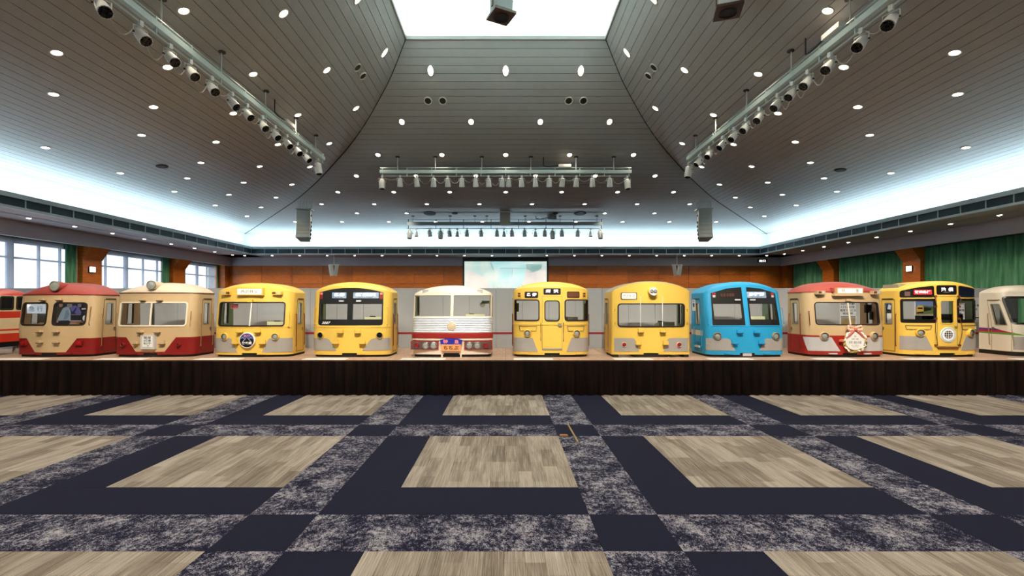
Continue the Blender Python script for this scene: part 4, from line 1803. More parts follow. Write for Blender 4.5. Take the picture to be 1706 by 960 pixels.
            if glass:
                s.patch('window_glass', poly, 'clear_glass', off=-0.02, thick=0, parent=s.root)
        # roof
        nx, nd = 40, 16
        vs, fs = [], []
        for j in range(nd + 1):
            q = (j / nd) ** 2
            for i in range(nx + 1):
                x = -s.W * math.cos(PI * i / nx)
                t = s.sx(x) if 0 < i < nx else (s.S - (s.D - s.yc)) * (1 if x > 0 else -1)
                z0 = s.ze + s.A * s.archf(x)
                y0 = s.P(t, z0).y
                y = y0 + (s.D - y0) * q
                d = min(1.0, (y - y0) / s.L)
                vs.append((x, y, z0 + s.archf(x) * s.R * math.sqrt(max(0, 1 - (1 - d) ** 2))))
        for j in range(nd):
            for i in range(nx):
                a = j * (nx + 1) + i
                fs.append((a, a + 1, a + nx + 2, a + nx + 1))
        s.roof = new_obj('roof', vs, fs, s.roofm, s.root, None, True)
        # dark underframe and coupler pocket
        if underframe:
            ol = [s.plan(t) for t in brk]
            ol = [(x * 0.965, y + 0.05) for x, y in ol]
            MB().prism(ol, 0.0, s.zb + 0.02, 'Z').build('underframe', 'dark_rubber', s.root)
        if s.notch:
            MB().box(-s.notch - 0.01, s.notch + 0.01, 0.06, 0.4, 0.0, V(587)).build('coupler_pocket', 'black', s.root)
        return s

    # ---- fittings
    def patch(s, name, poly, m, off=0.01, thick=0.01, parent=None):
        """curved plate following the body"""
        poly = densify(poly, 0.07)
        x0, x1 = min(p[0] for p in poly), max(p[0] for p in poly)
        z0, z1 = min(p[1] for p in poly), max(p[1] for p in poly)
        grid = []
        nx_ = int((x1 - x0) / 0.07)
        nz_ = int((z1 - z0) / 0.2)
        for i in range(1, nx_):
            for j in range(1, max(2, nz_)):
                g = (x0 + (x1 - x0) * i / nx_, z0 + (z1 - z0) * j / max(2, nz_))
                if pip(g, poly):
                    grid.append(g)
        ov, tris, _ = triangulate([poly], grid, lambda p: pip(p, poly))
        vs = [s.P(v.x, v.y, off) for v in ov]
        if thick > 0:
            n0, n = len(vs), len(poly)
            vs += [s.P(a, b, off) for a, b in poly] + [s.P(a, b, off - thick) for a, b in poly]
            area = sum(poly[i][0] * poly[(i + 1) % n][1] - poly[(i + 1) % n][0] * poly[i][1] for i in range(n))
            for i in range(n):
                k = (i + 1) % n
                f = (n0 + i, n0 + n + i, n0 + n + k, n0 + k)
                tris.append(f if area > 0 else f[::-1])
        return new_obj(name, vs, tris, m, parent or s.root)

    def seam(s, name, poly, m='seam_brown', w=0.014, d=0.006):
        """thin raised outline, for door leaves and hatches"""
        poly = densify(poly, 0.15)
        n = len(poly)
        a, b_ = offset_poly(poly, w / 2), offset_poly(poly, -w / 2)
        vs = [s.P(x, z, 0.0) for x, z in a] + [s.P(x, z, d) for x, z in a] + [s.P(x, z, d) for x, z in b_] + [s.P(x, z, 0.0) for x, z in b_]
        fs = []
        for j in range(3):
            for i in range(n):
                k = (i + 1) % n
                fs.append((j * n + i, j * n + k, (j + 1) * n + k, (j + 1) * n + i))
        return new_obj(name, vs, fs, m, s.root)

    def fm(s, t, z, off):
        n = s.N(t, z)
        return face_mtx(s.P(t, z) + n * off, n)

    def text(s, txt, t, z, h, w, m, off=0.012, bold=0.0, parent=None, shear=0.0):
        return text_obj(txt, h, m, parent or s.root, s.fm(t, z, off), w, bold, 'lettering', shear)

    def lamp(s, x, z, r, rim, lens='lens_glass', dep=0.06, name='headlight', back=0.05):
        t = s.sx(x)
        m4 = s.fm(t, z, 0.0)
        b = MB().lathe([(r * 1.25, -back), (r * 1.25, dep * 0.6), (r * 1.12, dep), (r * 0.98, dep), (r * 0.94, dep * 0.3)], 24, 'Z', mtx=m4, caps=False).build(name, rim, s.root, True)
        MB().lathe([(r * 0.95, dep * 0.35), (r * 0.7, dep * 0.62), (r * 0.35, dep * 0.78), (0.001, dep * 0.82)], 24, 'Z', mtx=m4, caps=False).build('lens', lens, b, True)
        MB().lathe([(r * 1.0, dep * 1.02), (r * 0.98, dep * 1.1), (r * 0.86, dep * 1.02), (r * 0.86, dep * 0.5)], 24, 'Z', mtx=m4, caps=False).build('bezel', 'bezel_dark', b, True)
        return b

    def step(s, x, z, m=None, w=0.20, h=0.15, d=0.11):
        t = s.sx(x)
        m4 = s.fm(t, z, 0.0)
        # open-topped toe pocket: front plate, floor and two cheeks in one bent sheet
        t_ = 0.012
        u = [(-w / 2, 0), (-w / 2, d - 0.02), (-w / 2 + 0.02, d), (w / 2 - 0.02, d), (w / 2, d - 0.02), (w / 2, 0), (w / 2 - t_, 0), (w / 2 - t_, d - 0.025), (w / 2 - 0.025, d - t_),
             (-w / 2 + 0.025, d - t_), (-w / 2 + t_, d - 0.025), (-w / 2 + t_, 0)]
        m5 = m4 @ Matrix(((1, 0, 0, 0), (0, 0, 1, 0), (0, 1, 0, 0), (0, 0, 0, 1)))
        b = MB().prism(u, -h / 2, h / 2, 'Z', m5)
        b.box(-w / 2 + t_, w / 2 - t_, -h / 2, -h / 2 + 0.015, 0, d - t_, m4)
        o = b.build('step', m or s.paint, s.root)
        tm = 'shadow_blue' if s.paint == 'blue_paint' else ('shadow_cream' if s.paint == 'cream_paint' else 'shadow_yellow')
        MB().box(-w / 2 - 0.005, w / 2 + 0.005, -h / 2 - 0.012, -h / 2 + 0.012, 0.0, d + 0.008, m4).build('step_shadow', tm, o)  # dark strip painting in the shadow line under the step
        return o

    def rail(s, t, z0, z1, m='rail_metal', d=0.07, r=0.014):
        p0, p1 = s.P(t, z0), s.P(t, z1)
        n = s.N(t, (z0 + z1) / 2) * d
        return MB().tube([p0, p0 + n, p0 + n + (p1 - p0) * 0.5, p1 + n, p1], r, 6).build('handrail', m, s.root)

    def side_doors(s, y0=0.58, y1=1.16, wz0=V(541), wz1=V(505), top_=V(499), rail_m='rail_metal', seam_m='seam_brown', frame='frame_grey', wins=True, prep=False):
        wy0, wy1 = y0 + 0.12, y1 - 0.14
        for sg in (-1, 1):
            a, b = s.sy(wy0) * sg, s.sy(wy1) * sg
            if prep:
                s.hole(rrect(min(a, b), max(a, b), wz0, wz1, 0.03), frame, 0.03, 0.012)
            else:
                a, b = s.sy(y0) * sg, s.sy(y1) * sg
                s.seam('door_outline', [(min(a, b), 0.16), (max(a, b), 0.16), (max(a, b), top_), (min(a, b), top_)], seam_m)
                c0 = min(s.sy(y0 + 0.05) * sg, s.sy(y1 - 0.02) * sg)
                c1 = max(s.sy(y0 + 0.05) * sg, s.sy(y1 - 0.02) * sg)
                s.patch('door_rain_strip', [(c0, top_ + 0.02), (c1, top_ + 0.02), (c1, top_ + 0.045), (c0, top_ + 0.045)], seam_m, 0.03, 0.03)
                for yy in (y0 - 0.06, y1 + 0.05):
                    s.rail(s.sy(yy) * sg, V(578), V(524), rail_m, 0.03)
                s.patch('door_handle', rrect(min(s.sy(y1 - 0.10) * sg, s.sy(y1 - 0.04) * sg), max(s.sy(y1 - 0.10) * sg, s.sy(y1 - 0.04) * sg), V(552), V(547), 0.01), 'chrome', 0.03, 0.03)

    def desk(s, x0, x1, zt, m='desk_cream', y0=0.42, y1=0.95):
        d = MB().prism([(y0, 0.05), (y1, 0.05), (y1, zt - 0.10), (y0, zt)], x0, x1, 'X').build('driver_desk', m, s.root)
        MB().box(x0 + 0.1, x0 + 0.28, y0 + 0.3, y0 + 0.42, zt - 0.1, zt + 0.02).build('control_lever', 'black', d)
        return d

    def box_sign(s, x0, x1, z0, z1, front_y, m_case, m_face, txt, tm='ink', th=0.16, tw=None, bold=0.005, parent=None):
        """projecting destination box with a vertical face"""
        b = MB().box(x0, x1, front_y, 0.6, z0, z1).build('destination_box', m_case, s.root)
        f = MB().box(x0 + 0.035, x1 - 0.035, front_y - 0.006, front_y, z0 + 0.03, z1 - 0.03).build('sign_face', m_face, b)
        if txt:
            text_obj(txt, th, tm, b, face_mtx(((x0 + x1) / 2, front_y - 0.008, (z0 + z1) / 2), (0, -1, 0)), tw, bold)
        return b


mat('shadow_yellow', '8e6a22', 0.6, var=0.1)  # darkened body tones for the painted shadow strip under each step
mat('shadow_cream', '5e4630', 0.6, var=0.1)
mat('shadow_blue', '1a6890', 0.6, var=0.1)
mat('bezel_dark', '6e6a5c', 0.3, 0.6, var=0.0)
mat('lining_green', '9db98c', 0.6, var=0.03)
mat('lining_cream', 'd8bd92', 0.6, var=0.03)
mat('seam_brown', '4a3a26', 0.6, var=0.0)
mat('rail_metal', 'a58d60', 0.35, 0.3, var=0.0)
mat('rail_red', '7a3020', 0.4, var=0.0)
mat('frame_grey', '8a8672', 0.5, var=0.0)
mat('desk_cream', 'e6e2b4', 0.5, var=0.03)
mat('yellow_paint', 'f0c658', 0.38, var=0.025, vscale=1.5)
mat('cream_paint', 'cfb083', 0.42, var=0.025, vscale=1.5)
mat('maroon_paint', '881c1a', 0.36, var=0.05, vscale=1.5)
mat('red_roof', 'aa4a40', 0.4, var=0.04)
mat('cream_roof', 'e2cfb6', 0.45, var=0.03)
mat('vermilion', 'dd3a20', 0.38, var=0.04)
mat('pale_cream', 'efd9a8', 0.42, var=0.03)
mat('panel_grey', 'a8a29a', 0.45, var=0.03)
mat('panel_pale', 'c8c4c2', 0.4, var=0.03)
mat('mask_black', '1d1814', 0.3, var=0.0)
mat('blue_paint', '2ea0d0', 0.36, var=0.025, vscale=1.5)
mat('express_white', 'f0ddc6', 0.4, var=0.02)
mat('steel_ribs', 'e2e6ea', 0.3, 0.25, var=0.03)
mat('band_red', 'a02820', 0.4, var=0.03)
mat('lampbox', '6c4a44', 0.5, var=0.05)
mat('rubber_frame', '2a1c12', 0.5, var=0.0)
mat('frame_cream', 'efe0c4', 0.45, var=0.0)
mat('sign_blue', '2a2a9c', 0.5, var=0.0)
mat('sign_orange', 'f0a060', 0.5, var=0.0)
mat('sign_pink', 'f08a8a', 0.5, var=0.0)
mat('led_white', '8fa2b6', 0.4, var=0.25, vscale=9, emit='8fb0d0', es=0.12)
mat('board_glow', 'e8ecf0', 0.5, var=0.0, emit='dfe8f0', es=0.45)  # glow put into the white so the board reads bright behind glass
mat('led_lit', 'ffffff', 0.4, var=0.0, emit='ffffff', es=1.1)
mat('led_red', 'd02020', 0.4, var=0.0, emit='ff3030', es=0.9)
mat('sign_white', 'f3f0e2', 0.5, var=0.0, emit='fff6de', es=0.25)
mat('badge', 'd9c6a6', 0.45, var=0.1)
mat('amber', 'd9822e', 0.3, var=0.0)
mat('rust', '6b3a1e', 0.6, var=0.1)
mat('emblem_black', '131320', 0.4, var=0.0)
mat('emblem_blue', '3c4c90', 0.4, var=0.1)
mat('emblem_cyan', '8fc0d8', 0.4, var=0.05)
mat('grey_cab_roof', '9a9482', 0.6, var=0.08)
mat('ribbon', 'd87060', 0.6, var=0.12, vscale=14)
mat('ribbon_light', 'f0c0a8', 0.6, var=0.12, vscale=14)
mat('leaf_gold', 'b8a050', 0.5, var=0.25, vscale=18)
mat('leaf_dark', '5c5a28', 0.5, var=0.2, vscale=18)
mat('stripe_purple', '5a2a80', 0.4, var=0.0)
mat('stripe_red', 'b02440', 0.4, var=0.0)
mat('stripe_green', '5a9a3a', 0.4, var=0.0)
mat('seat_grey', '8e8a7e', 0.7, var=0.05)
mat('dark_glass', '161a2a', 0.06, var=0.25, vscale=4)
mat('side_white', 'e4d9c4', 0.4, var=0.02)

def lower_red(c, top_z, xt, xb, zb_, m='maroon_paint', mid='cream_paint'):
    S = c.S
    c.region([(-S - .1, -0.2), (S + .1, -0.2), (S + .1, top_z), (-S - .1, top_z)], m)
    c.region([(-xb, zb_), (xb, zb_), (xt, top_z + 0.002), (-xt, top_z + 0.002)], mid)


def grey_panels(c, ti, bi, zt, zb_, m='panel_grey', outer=None, r=0.08):
    o = outer or c.sx(c.W - 0.02)
    for sg in (-1, 1):
        pts = [(bi, zb_), (o, zb_), (o, zt), (ti, zt)]
        if sg < 0:
            pts = [(-x, z) for x, z in pts][::-1]
            c.patch('lower_panel', rpoly(pts, [r, 0, 0, 0] if sg < 0 else 0), m, 0.014, 0.014)
        else:
            c.patch('lower_panel', rpoly(pts, [0, 0, 0, r]), m, 0.014, 0.014)


def roof_headlight(c, x, z, r, rim, back, y=None):
    """round lamp in a tapered casing let into the roof front"""
    y0 = y if y is not None else 0.16
    b = MB().lathe([(r * 0.55, 0.75), (r * 0.95, 0.3), (r * 1.12, 0.06), (r * 1.12, 0.0), (r * 0.98, 0.0), (r * 0.94, 0.03)], 24, 'Y', at=(x, y0, z), caps=False).build('roof_headlight', back, c.root, True)
    MB().lathe([(r * 1.14, 0.02), (r * 1.16, -0.02), (r * 1.0, -0.03), (r * 0.96, 0.0)], 24, 'Y', at=(x, y0, z), caps=False).build('rim', rim, b, True)
    MB().lathe([(r * 0.97, 0.0), (r * 0.6, -0.02), (0.001, -0.03)], 24, 'Y', at=(x, y0, z), caps=False).build('lens', 'lens_glass', b, True)


def bottom_steps(c, xs, m):
    for x in xs:
        c.patch('lower_step', rrect(c.sx(x) - 0.14, c.sx(x) + 0.14, V(590), V(588), 0.01), m, 0.05, 0.05)


# 0 -- vermilion and cream cab at the far left edge
c = Cab(-20.12, 'vermilion and cream train cab at the far left edge of the stage', 'pale_cream', W=1.42, b=0.12, r=0.30, depth=1.5, zb=0.50, ze=V(492), R=0.30, L=0.7, lining='lining_green', roof='vermilion', notch=0, lean=0.1)
S = c.S
for z0, z1 in ((0.3, V(557.5)), (V(553), V(550)), (V(531), V(519.5))):
    c.region([(-S - .1, z0), (S + .1, z0), (S + .1, z1), (-S - .1, z1)], 'vermilion')
for sg in (-1, 1):
    for (a, b) in ((0.42, 0.88), (1.02, 1.42)):
        p, q = sorted((c.sy(a) * sg, c.sy(b) * sg))
        c.hole(rrect(p, q, V(516), V(494), 0.06), 'rubber_frame', 0.05, 0.015)
c.hole(rrect(-1.15, -0.12, V(541), V(505), 0.08), 'rubber_frame', 0.04)
c.hole(rrect(0.12, 1.15, V(541), V(505), 0.08), 'rubber_frame', 0.04)
c.build_shell(False)
MB().box(-1.3, 1.3, 0.35, 1.45, 0.30, 0.50).build('underframe', 'black', c.root)
for x in (-1.15, 1.15):
    for y in (0.45, 1.3):
        MB().prism([(x - 0.10, 0.0), (x + 0.10, 0.0), (x + 0.05, 0.32), (x - 0.05, 0.32)], y - 0.08, y + 0.08, 'Y').build('support_leg', 'panel_grey', c.root)
MB().box(-1.3, 1.3, 1.44, 1.5, V(525), V(492)).build('rear_panel', 'black', c.root)
for x in (-0.9, 0.9):
    c.lamp(x, V(566), 0.10, 'vermilion')
# dark interior of the far left cab

# 1 -- red-roofed cream cab
c = Cab(-16.44, 'cream and maroon train cab with red domed roof and two windows', 'cream_paint', W=1.42, b=0.16, pw=1.25, r=0.30, ze=V(491), R=0.47, L=0.85, lining='lining_cream', roof='red_roof')
lower_red(c, V(564), 0.92, 0.56, V(587))
for sg in (-1, 1):
    a, b = sorted((0.12 * sg, 1.17 * sg))
    c.hole(rrect(a, b, V(541.5), V(505), 0.12), 'rubber_frame', 0.045)
c.side_doors(prep=True)
c.build_shell()
c.side_doors(rail_m='rail_metal')
for x in (-0.29, 0.29):
    c.step(x, V(499.5), 'cream_paint', 0.17, 0.08)
    c.step(x, V(551.5), 'cream_paint', 0.17, 0.10)
    c.step(x, V(569), 'cream_paint', 0.17, 0.10)
for x in (-0.98, 1.0):
    p = c.patch('tail_light', rrect(c.sx(x) - 0.11, c.sx(x) + 0.11, V(576), V(567), 0.03), 'maroon_paint', 0.07, 0.09)
    c.patch('tail_lens', circ(c.sx(x), V(571.5), 0.06), 'tail_red', 0.085, 0.015, p)
bottom_steps(c, (-0.62, 0.62), 'maroon_paint')
roof_headlight(c, 0.12, V(476.5), 0.155, 'frame_grey', 'red_roof', 0.10)
c.patch('rain_gutter', [(-c.S, c.ze - 0.012), (c.S, c.ze - 0.012), (c.S, c.ze + 0.012), (-c.S, c.ze + 0.012)], 'maroon_paint', 0.025, 0.03)
t = MB().box(-1.02, -0.36, 0.235, 0.26, V(522.5), V(507)).build('window_board', 'board_glow', c.root)
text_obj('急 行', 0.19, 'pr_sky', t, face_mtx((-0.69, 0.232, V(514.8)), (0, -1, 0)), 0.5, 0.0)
MB().box(-0.74, -0.44, 0.36, 0.42, V(538), V(523.5)).build('instrument_panel', 'seat_grey', c.root)
c.desk(0.35, 0.62, V(540), 'cream_paint')
c.rail(c.sx(1.27), V(541), V(512))

# 2 -- cream cab with white plate
c = Cab(-12.80, 'cream and maroon train cab with pale roof and white plate', 'cream_paint', W=1.46, b=0.12, r=0.28, ze=V(488), R=0.40, L=0.9, lining='lining_cream', roof='cream_roof')
lower_red(c, V(562), 0.90, 0.52, V(586))
c.hole(rrect(-1.22, 1.22, V(543), V(504), 0.10), 'frame_cream', 0.05)
c.side_doors(prep=True)
c.build_shell()
c.side_doors()
mu = MB().tube([c.P(0, V(543), 0.0), c.P(0, V(504), 0.0)], 0.03, 8).build('centre_mullion', 'frame_cream', c.root)
for x in (-0.30, 0.30):
    c.step(x, V(500), 'cream_paint', 0.17, 0.08)
    c.step(x, V(551.5), 'cream_paint', 0.17, 0.12)
for x in (-0.46, 0.46):
    c.step(x, V(570.5), 'cream_paint', 0.17, 0.12)
for x in (-0.98, 1.0):
    c.lamp(x, V(574.5), 0.055, 'maroon_paint', 'tail_red', 0.09, 'tail_light')
bottom_steps(c, (-0.60, 0.60), 'maroon_paint')
roof_headlight(c, -0.02, V(475), 0.145, 'frame_grey', 'cream_roof', 0.10)
c.patch('rain_gutter', [(-c.S, c.ze - 0.012), (c.S, c.ze - 0.012), (c.S, c.ze + 0.012), (-c.S, c.ze + 0.012)], 'rust', 0.025, 0.03)
b = MB().box(-0.25, 0.25, -0.10, 0.05, V(581), V(558)).build('plate_frame', 'panel_pale', c.root)
MB().box(-0.18, 0.18, -0.106, -0.10, V(577.5), V(560)).build('plate', 'paper_white', b)
for i, tx_ in enumerate(('電車', '試運', '転中')):
    text_obj(tx_, 0.085, 'ink', b, face_mtx((0, -0.109, V(562.3 + 4.6 * i)), (0, -1, 0)), 0.27, 0.0)
text_obj('号', 0.06, 'ink', b, face_mtx((0.02, -0.109, V(575.6)), (0, -1, 0)), 0.07, 0.0)
MB().box(-0.70, -0.64, 1.0, 1.06, 0.0, V(506)).build('interior_post', 'seat_grey', c.root)
c.rail(c.sx(1.33), V(543), V(519))

# 3 -- yellow cab with round emblem
c = Cab(-9.22, 'yellow train cab with round black emblem and one wide window', 'yellow_paint', W=1.42, b=0.12, r=0.32, ze=V(487.5), A=0.20, R=0.17, L=0.45, lining='lining_green')
c.hole(rrect(-1.19, 1.19, V(543), V(504), 0.10), 'rubber_frame', 0.04)
c.side_doors(prep=True)
c.build_shell()
c.side_doors(rail_m='rail_red')
grey_panels(c, 0.68, 0.44, V(563.5), V(587))
c.patch('belt_moulding', [(-c.sx(1.40), V(545.8)), (c.sx(1.40), V(545.8)), (c.sx(1.40), V(544.8)), (-c.sx(1.40), V(544.8))], 'yellow_paint', 0.012, 0.012)
MB().tube([c.P(0.02, V(543), 0.02), c.P(0.04, V(505), 0.02)], 0.026, 8).build('centre_mullion', 'white_paint', c.root)
MB().box(-0.09, 0.09, 0.03, 0.2, V(503.5), V(499.5)).build('wiper_motor', 'yellow_paint', c.root)
for x in (-0.91, 0.90):
    c.lamp(x, V(561), 0.11, 'yellow_paint', 'lens_glass', 0.07)
for x in (-0.32, 0.32):
    c.step(x, V(551), None, 0.20, 0.14)
for x in (-0.49, 0.49):
    c.step(x, V(570), None, 0.20, 0.14)
bottom_steps(c, (0.44,), 'yellow_paint')
b = c.box_sign(-0.47, 0.47, V(492.2), V(480.0), 0.02, 'yellow_paint', 'sign_white', '西武秩父', 'ink', 0.12, 0.62, 0.0)
for sg in (-1, 1):
    t = MB().box(sg * 0.93 - 0.16, sg * 0.93 + 0.16, 0.10, 0.40, V(491.5), V(485.5)).build('marker_light', 'yellow_paint', c.root)
    MB().box(sg * 0.93 - 0.10 * sg - 0.06, sg * 0.93 - 0.10 * sg + 0.06, 0.092, 0.10, V(490), V(486.5)).build('red_lens', 'rust', t)
    MB().box(sg * 0.93 + 0.07 * sg - 0.05, sg * 0.93 + 0.07 * sg + 0.05, 0.094, 0.10, V(490), V(486.5)).build('white_lens', 'panel_pale', t)
# round emblem
em = MB().lathe([(0.27, -0.02), (0.285, -0.06), (0.27, -0.10), (0.25, -0.10)], 32, 'Y', at=(-0.03, 0, V(566.5))).build('round_emblem', 'ink_white', c.root, True)
EZ = V(566.5)


def eface(name, m, pts, y):
    return new_obj(name, [(x - 0.03, y, EZ + z) for x, z in pts], [tuple(range(len(pts)))], m, em)


eface('emblem_sky', 'emblem_blue', circ(0, 0, 0.25, 32), -0.101)
eface('emblem_ground', 'emblem_black', [(0.25 * math.cos(a), 0.25 * math.sin(a)) for a in [PI * 0.98 + (PI * 1.04) * i / 20 for i in range(21)]] + [(0.20, 0.06), (0.15, 0.085), (0.09, 0.02), (0.0, 0.10), (-0.09, 0.02), (-0.15, 0.085), (-0.20, 0.06)], -0.1025)
for pts in ([(-0.01, 0.115), (0.01, 0.10), (0.16, -0.05), (0.15, -0.06)], [(0.01, 0.115), (-0.01, 0.10), (-0.16, -0.05), (-0.15, -0.06)], [(-0.23, 0.05), (-0.15, 0.10), (-0.06, 0.06), (-0.15, 0.085)], [(0.23, 0.05), (0.15, 0.10), (0.06, 0.06), (0.15, 0.085)]):
    eface('emblem_ridge', 'pr_pale', pts, -0.104)
text_obj('急行', 0.075, 'sign_pink', em, face_mtx((-0.03, -0.105, EZ + 0.16), (0, -1, 0)), 0.24, 0.02)
text_obj('奥武蔵', 0.095, 'ink_white', em, face_mtx((-0.03, -0.105, EZ - 0.10), (0, -1, 0)), 0.36, 0.03)
t = MB().box(-0.80, -0.52, 0.205, 0.215, V(514.5), V(506.5)).build('window_plate', 'sign_pink', c.root)
text_obj('急行', 0.11, 'ink_red', t, face_mtx((-0.66, 0.203, V(510.5)), (0, -1, 0)), 0.24, 0.02)
c.desk(0.42, 1.2, V(536.5))
c.rail(c.sx(1.30), V(545), V(520), 'yellow_paint')

# 4 -- yellow cab with black mask
c = Cab(-5.62, 'yellow train cab with black windscreen surround numbered 3007', 'yellow_paint', W=1.42, b=0.10, r=0.32, ze=V(487), A=0.16, R=0.22, L=0.30, lining='lining_green', lean=0.14)
mk = [(-1.18, V(542.5)), (1.18, V(542.5)), (1.17, V(487.0)), (0.75, V(482.5)), (0.35, V(480)), (0, V(479.2)), (-0.35, V(480)), (-0.75, V(482.5)), (-1.17, V(487.0))]
c.region(rpoly(mk, [0.12, 0.12, 0.03, 0.1, 0.1, 0.05, 0.1, 0.1, 0.03]), 'mask_black')
for sg in (-1, 1):
    a, b = sorted((0.08 * sg, 1.14 * sg))
    c.hole(rrect(a, b, V(533), V(506), 0.03), 'mask_black', 0.025, 0.008)
c.side_doors(prep=True)
c.build_shell()
c.side_doors(rail_m='rail_red')
grey_panels(c, 0.78, 0.46, V(563.5), V(584), r=0.12)
c.patch('belt_moulding', [(-c.sx(1.40), V(545.6)), (c.sx(1.40), V(545.6)), (c.sx(1.40), V(544.8)), (-c.sx(1.40), V(544.8))], 'yellow_paint', 0.012, 0.012)
for x in (-1.06, 1.06):
    c.lamp(x, V(558.5), 0.105, 'yellow_paint', 'lamp_lens_dark', 0.06)
for x in (-0.31, 0.31):
    c.step(x, V(552), None, 0.20, 0.14)
for x in (-0.48, 0.48):
    c.step(x, V(570), None, 0.20, 0.14)
bottom_steps(c, (0.42,), 'yellow_paint')
for x0, x1, tx_, bw in ((-0.68, -0.15, '各停', 0.4), (0.10, 1.0, '新所沢', 0.72)):
    p = c.patch('destination_sign', rrect(c.sx(x0), c.sx(x1), V(497), V(487.3), 0.02), 'led_white', 0.006, 0.006)
    c.text(tx_, c.sx((x0 + x1) / 2), V(491.2), 0.12, bw, 'led_lit', 0.009, 0.03, p)
    c.text('LOCAL' if x0 < 0 else 'SHIN-TOKOROZAWA', c.sx((x0 + x1) / 2), V(495.6), 0.035, bw * 0.7, 'ink', 0.009, 0.0, p)
for sg in (-1, 1):
    x = sg * 1.09
    p = c.patch('marker_light', rrect(c.sx(x) - 0.06, c.sx(x) + 0.06, V(498.5), V(486.5), 0.02), 'rust', 0.006, 0.006)
    c.patch('white_lens', rrect(c.sx(x) - 0.05, c.sx(x) + 0.05, V(491), V(487.5), 0.02), 'sign_pink', 0.010, 0.006, p)
    c.patch('red_lens', circ(c.sx(x), V(495), 0.045, 12), 'tail_red', 0.010, 0.006, p)
    w = c.patch('wiper', rrect(c.sx(sg * 0.31) - 0.09, c.sx(sg * 0.31) + 0.09, V(503), V(500.5), 0.01), 'panel_pale', 0.05, 0.03)
c.text('3007', c.sx(-0.86), V(538), 0.095, 0.34, 'ink_white', 0.006, 0.03, None, 0.3)
c.desk(0.42, 1.16, V(528.5))
for sg in (-1, 1):
    c.rail(c.sx(sg * 1.29), V(540), V(513), 'yellow_paint')

# 5 -- white express cab
c = Cab(-1.95, 'white express cab with steel ribs, red waist band and open windscreen', 'express_white', W=1.44, b=0.10, r=0.22, ze=V(489.5), A=0.02, R=0.30, L=0.42, lining='lining_green', lean=0.30, belt=V(555), zb=0.10)
for sg in (-1, 1):
    a, b = sorted((0.035 * sg, c.sx(1.415) * sg))
    c.hole(rpoly([(a, V(528)), (b, V(528)), (b, V(491.5)), (a, V(491.5))], 0.03), 'frame_cream', 0.03, 0.012)
for sg in (-1, 1):
    p, q = sorted((c.sy(0.55) * sg, c.sy(1.15) * sg))
    c.hole(rrect(p, q, V(528), V(494), 0.04), 'frame_grey', 0.03, 0.012)
c.build_shell()
# corrugated steel apron
vs, fs = [], []
n1, n2 = 48, 54
tt = c.sx(1.435)
for j in range(n2 + 1):
    z = V(554.5) + (V(528.6) - V(554.5)) * j / n2
    for i in range(n1 + 1):
        vs.append(c.P(-tt + 2 * tt * i / n1, z, 0.006 + 0.022 * abs(math.sin(PI * 9 * j / n2))))
for j in range(n2):
    for i in range(n1):
        a = j * (n1 + 1) + i
        fs.append((a, a + 1, a + n1 + 2, a + n1 + 1))
new_obj('ribbed_apron', vs, fs, 'steel_ribs', c.root)
c.patch('waist_band', [(-c.sx(1.44), V(563)), (c.sx(1.44), V(563)), (c.sx(1.44), V(555)), (-c.sx(1.44), V(555))], 'band_red', 0.05, 0.05)
c.patch('lower_ledge', [(-c.sx(1.44), V(567)), (c.sx(1.44), V(567)), (c.sx(1.44), V(564)), (-c.sx(1.44), V(564))], 'express_white', 0.035, 0.035)
bd = MB().lathe([(0.16, -0.01), (0.16, -0.06), (0.13, -0.075), (0.12, -0.065), (0.10, -0.065), (0.09, -0.08), (0.001, -0.085)], 28, 'Y', at=(0, 0.04, V(543.5)), caps=False).build('round_badge', 'badge', c.root, True)
for i in range(8):
    a = 2 * PI * i / 8
    MB().lathe([(0.02, -0.07), (0.012, -0.085)], 8, 'Y', at=(0.125 * math.cos(a), 0.04, V(543.5) + 0.125 * math.sin(a))).build('badge_stud', 'badge', bd)
for sg in (-1, 1):
    x0, x1 = sorted((0.46 * sg, 1.46 * sg))
    lbx = MB()
    lbx.box(x0, x1, -0.02, 0.36, V(582), V(568)).build('lamp_box', 'band_red', c.root)
    lbx = c.root.children[-1]
    MB().box(x0 + 0.03, x1 - 0.03, -0.028, -0.02, V(581), V(569)).build('lamp_plate', 'lampbox', lbx)
    for xx, kd in ((0.64, 'lens_glass'), (0.93, 'lens_glass'), (1.24, 'tail_red')):
        r_ = 0.125 if kd == 'lens_glass' else 0.10
        l_ = MB().lathe([(r_, -0.02), (r_, -0.06), (r_ * 0.88, -0.07), (r_ * 0.8, -0.045), (r_ * 0.4, -0.03)], 24, 'Y', at=(sg * xx, 0, V(575)), caps=False).build('lamp_bezel', 'chrome' if kd == 'lens_glass' else 'lampbox', lbx, True)
        MB().lathe([(r_ * 0.8, -0.04), (r_ * 0.4, -0.055), (0.001, -0.06)], 20, 'Y', at=(sg * xx, 0, V(575)), caps=False).build('lens', kd, l_, True)
    MB().box(sg * 1.0 - 0.11, sg * 1.0 + 0.11, 0.36, 0.55, V(488.5), V(482.5)).build('marker_light', 'panel_pale', c.root)
hd = MB().prism([(-0.36, V(573)), (0.36, V(573)), (0.40, V(566.0)), (0.20, V(563.5)), (-0.20, V(563.5)), (-0.40, V(566.0))], -0.12, -0.07, 'Y').build('head_mark', 'sign_blue', c.root)
MB().prism([(-0.34, V(584)), (0.34, V(584)), (0.36, V(573.2)), (-0.36, V(573.2))], -0.12, -0.07, 'Y').build('lower_half', 'sign_orange', hd)
for tx_, xx in (('特', -0.2), ('急', 0.2)):
    text_obj(tx_, 0.15, 'sign_pink', hd, face_mtx((xx, -0.122, V(568.6)), (0, -1, 0)), 0.17, 0.03)
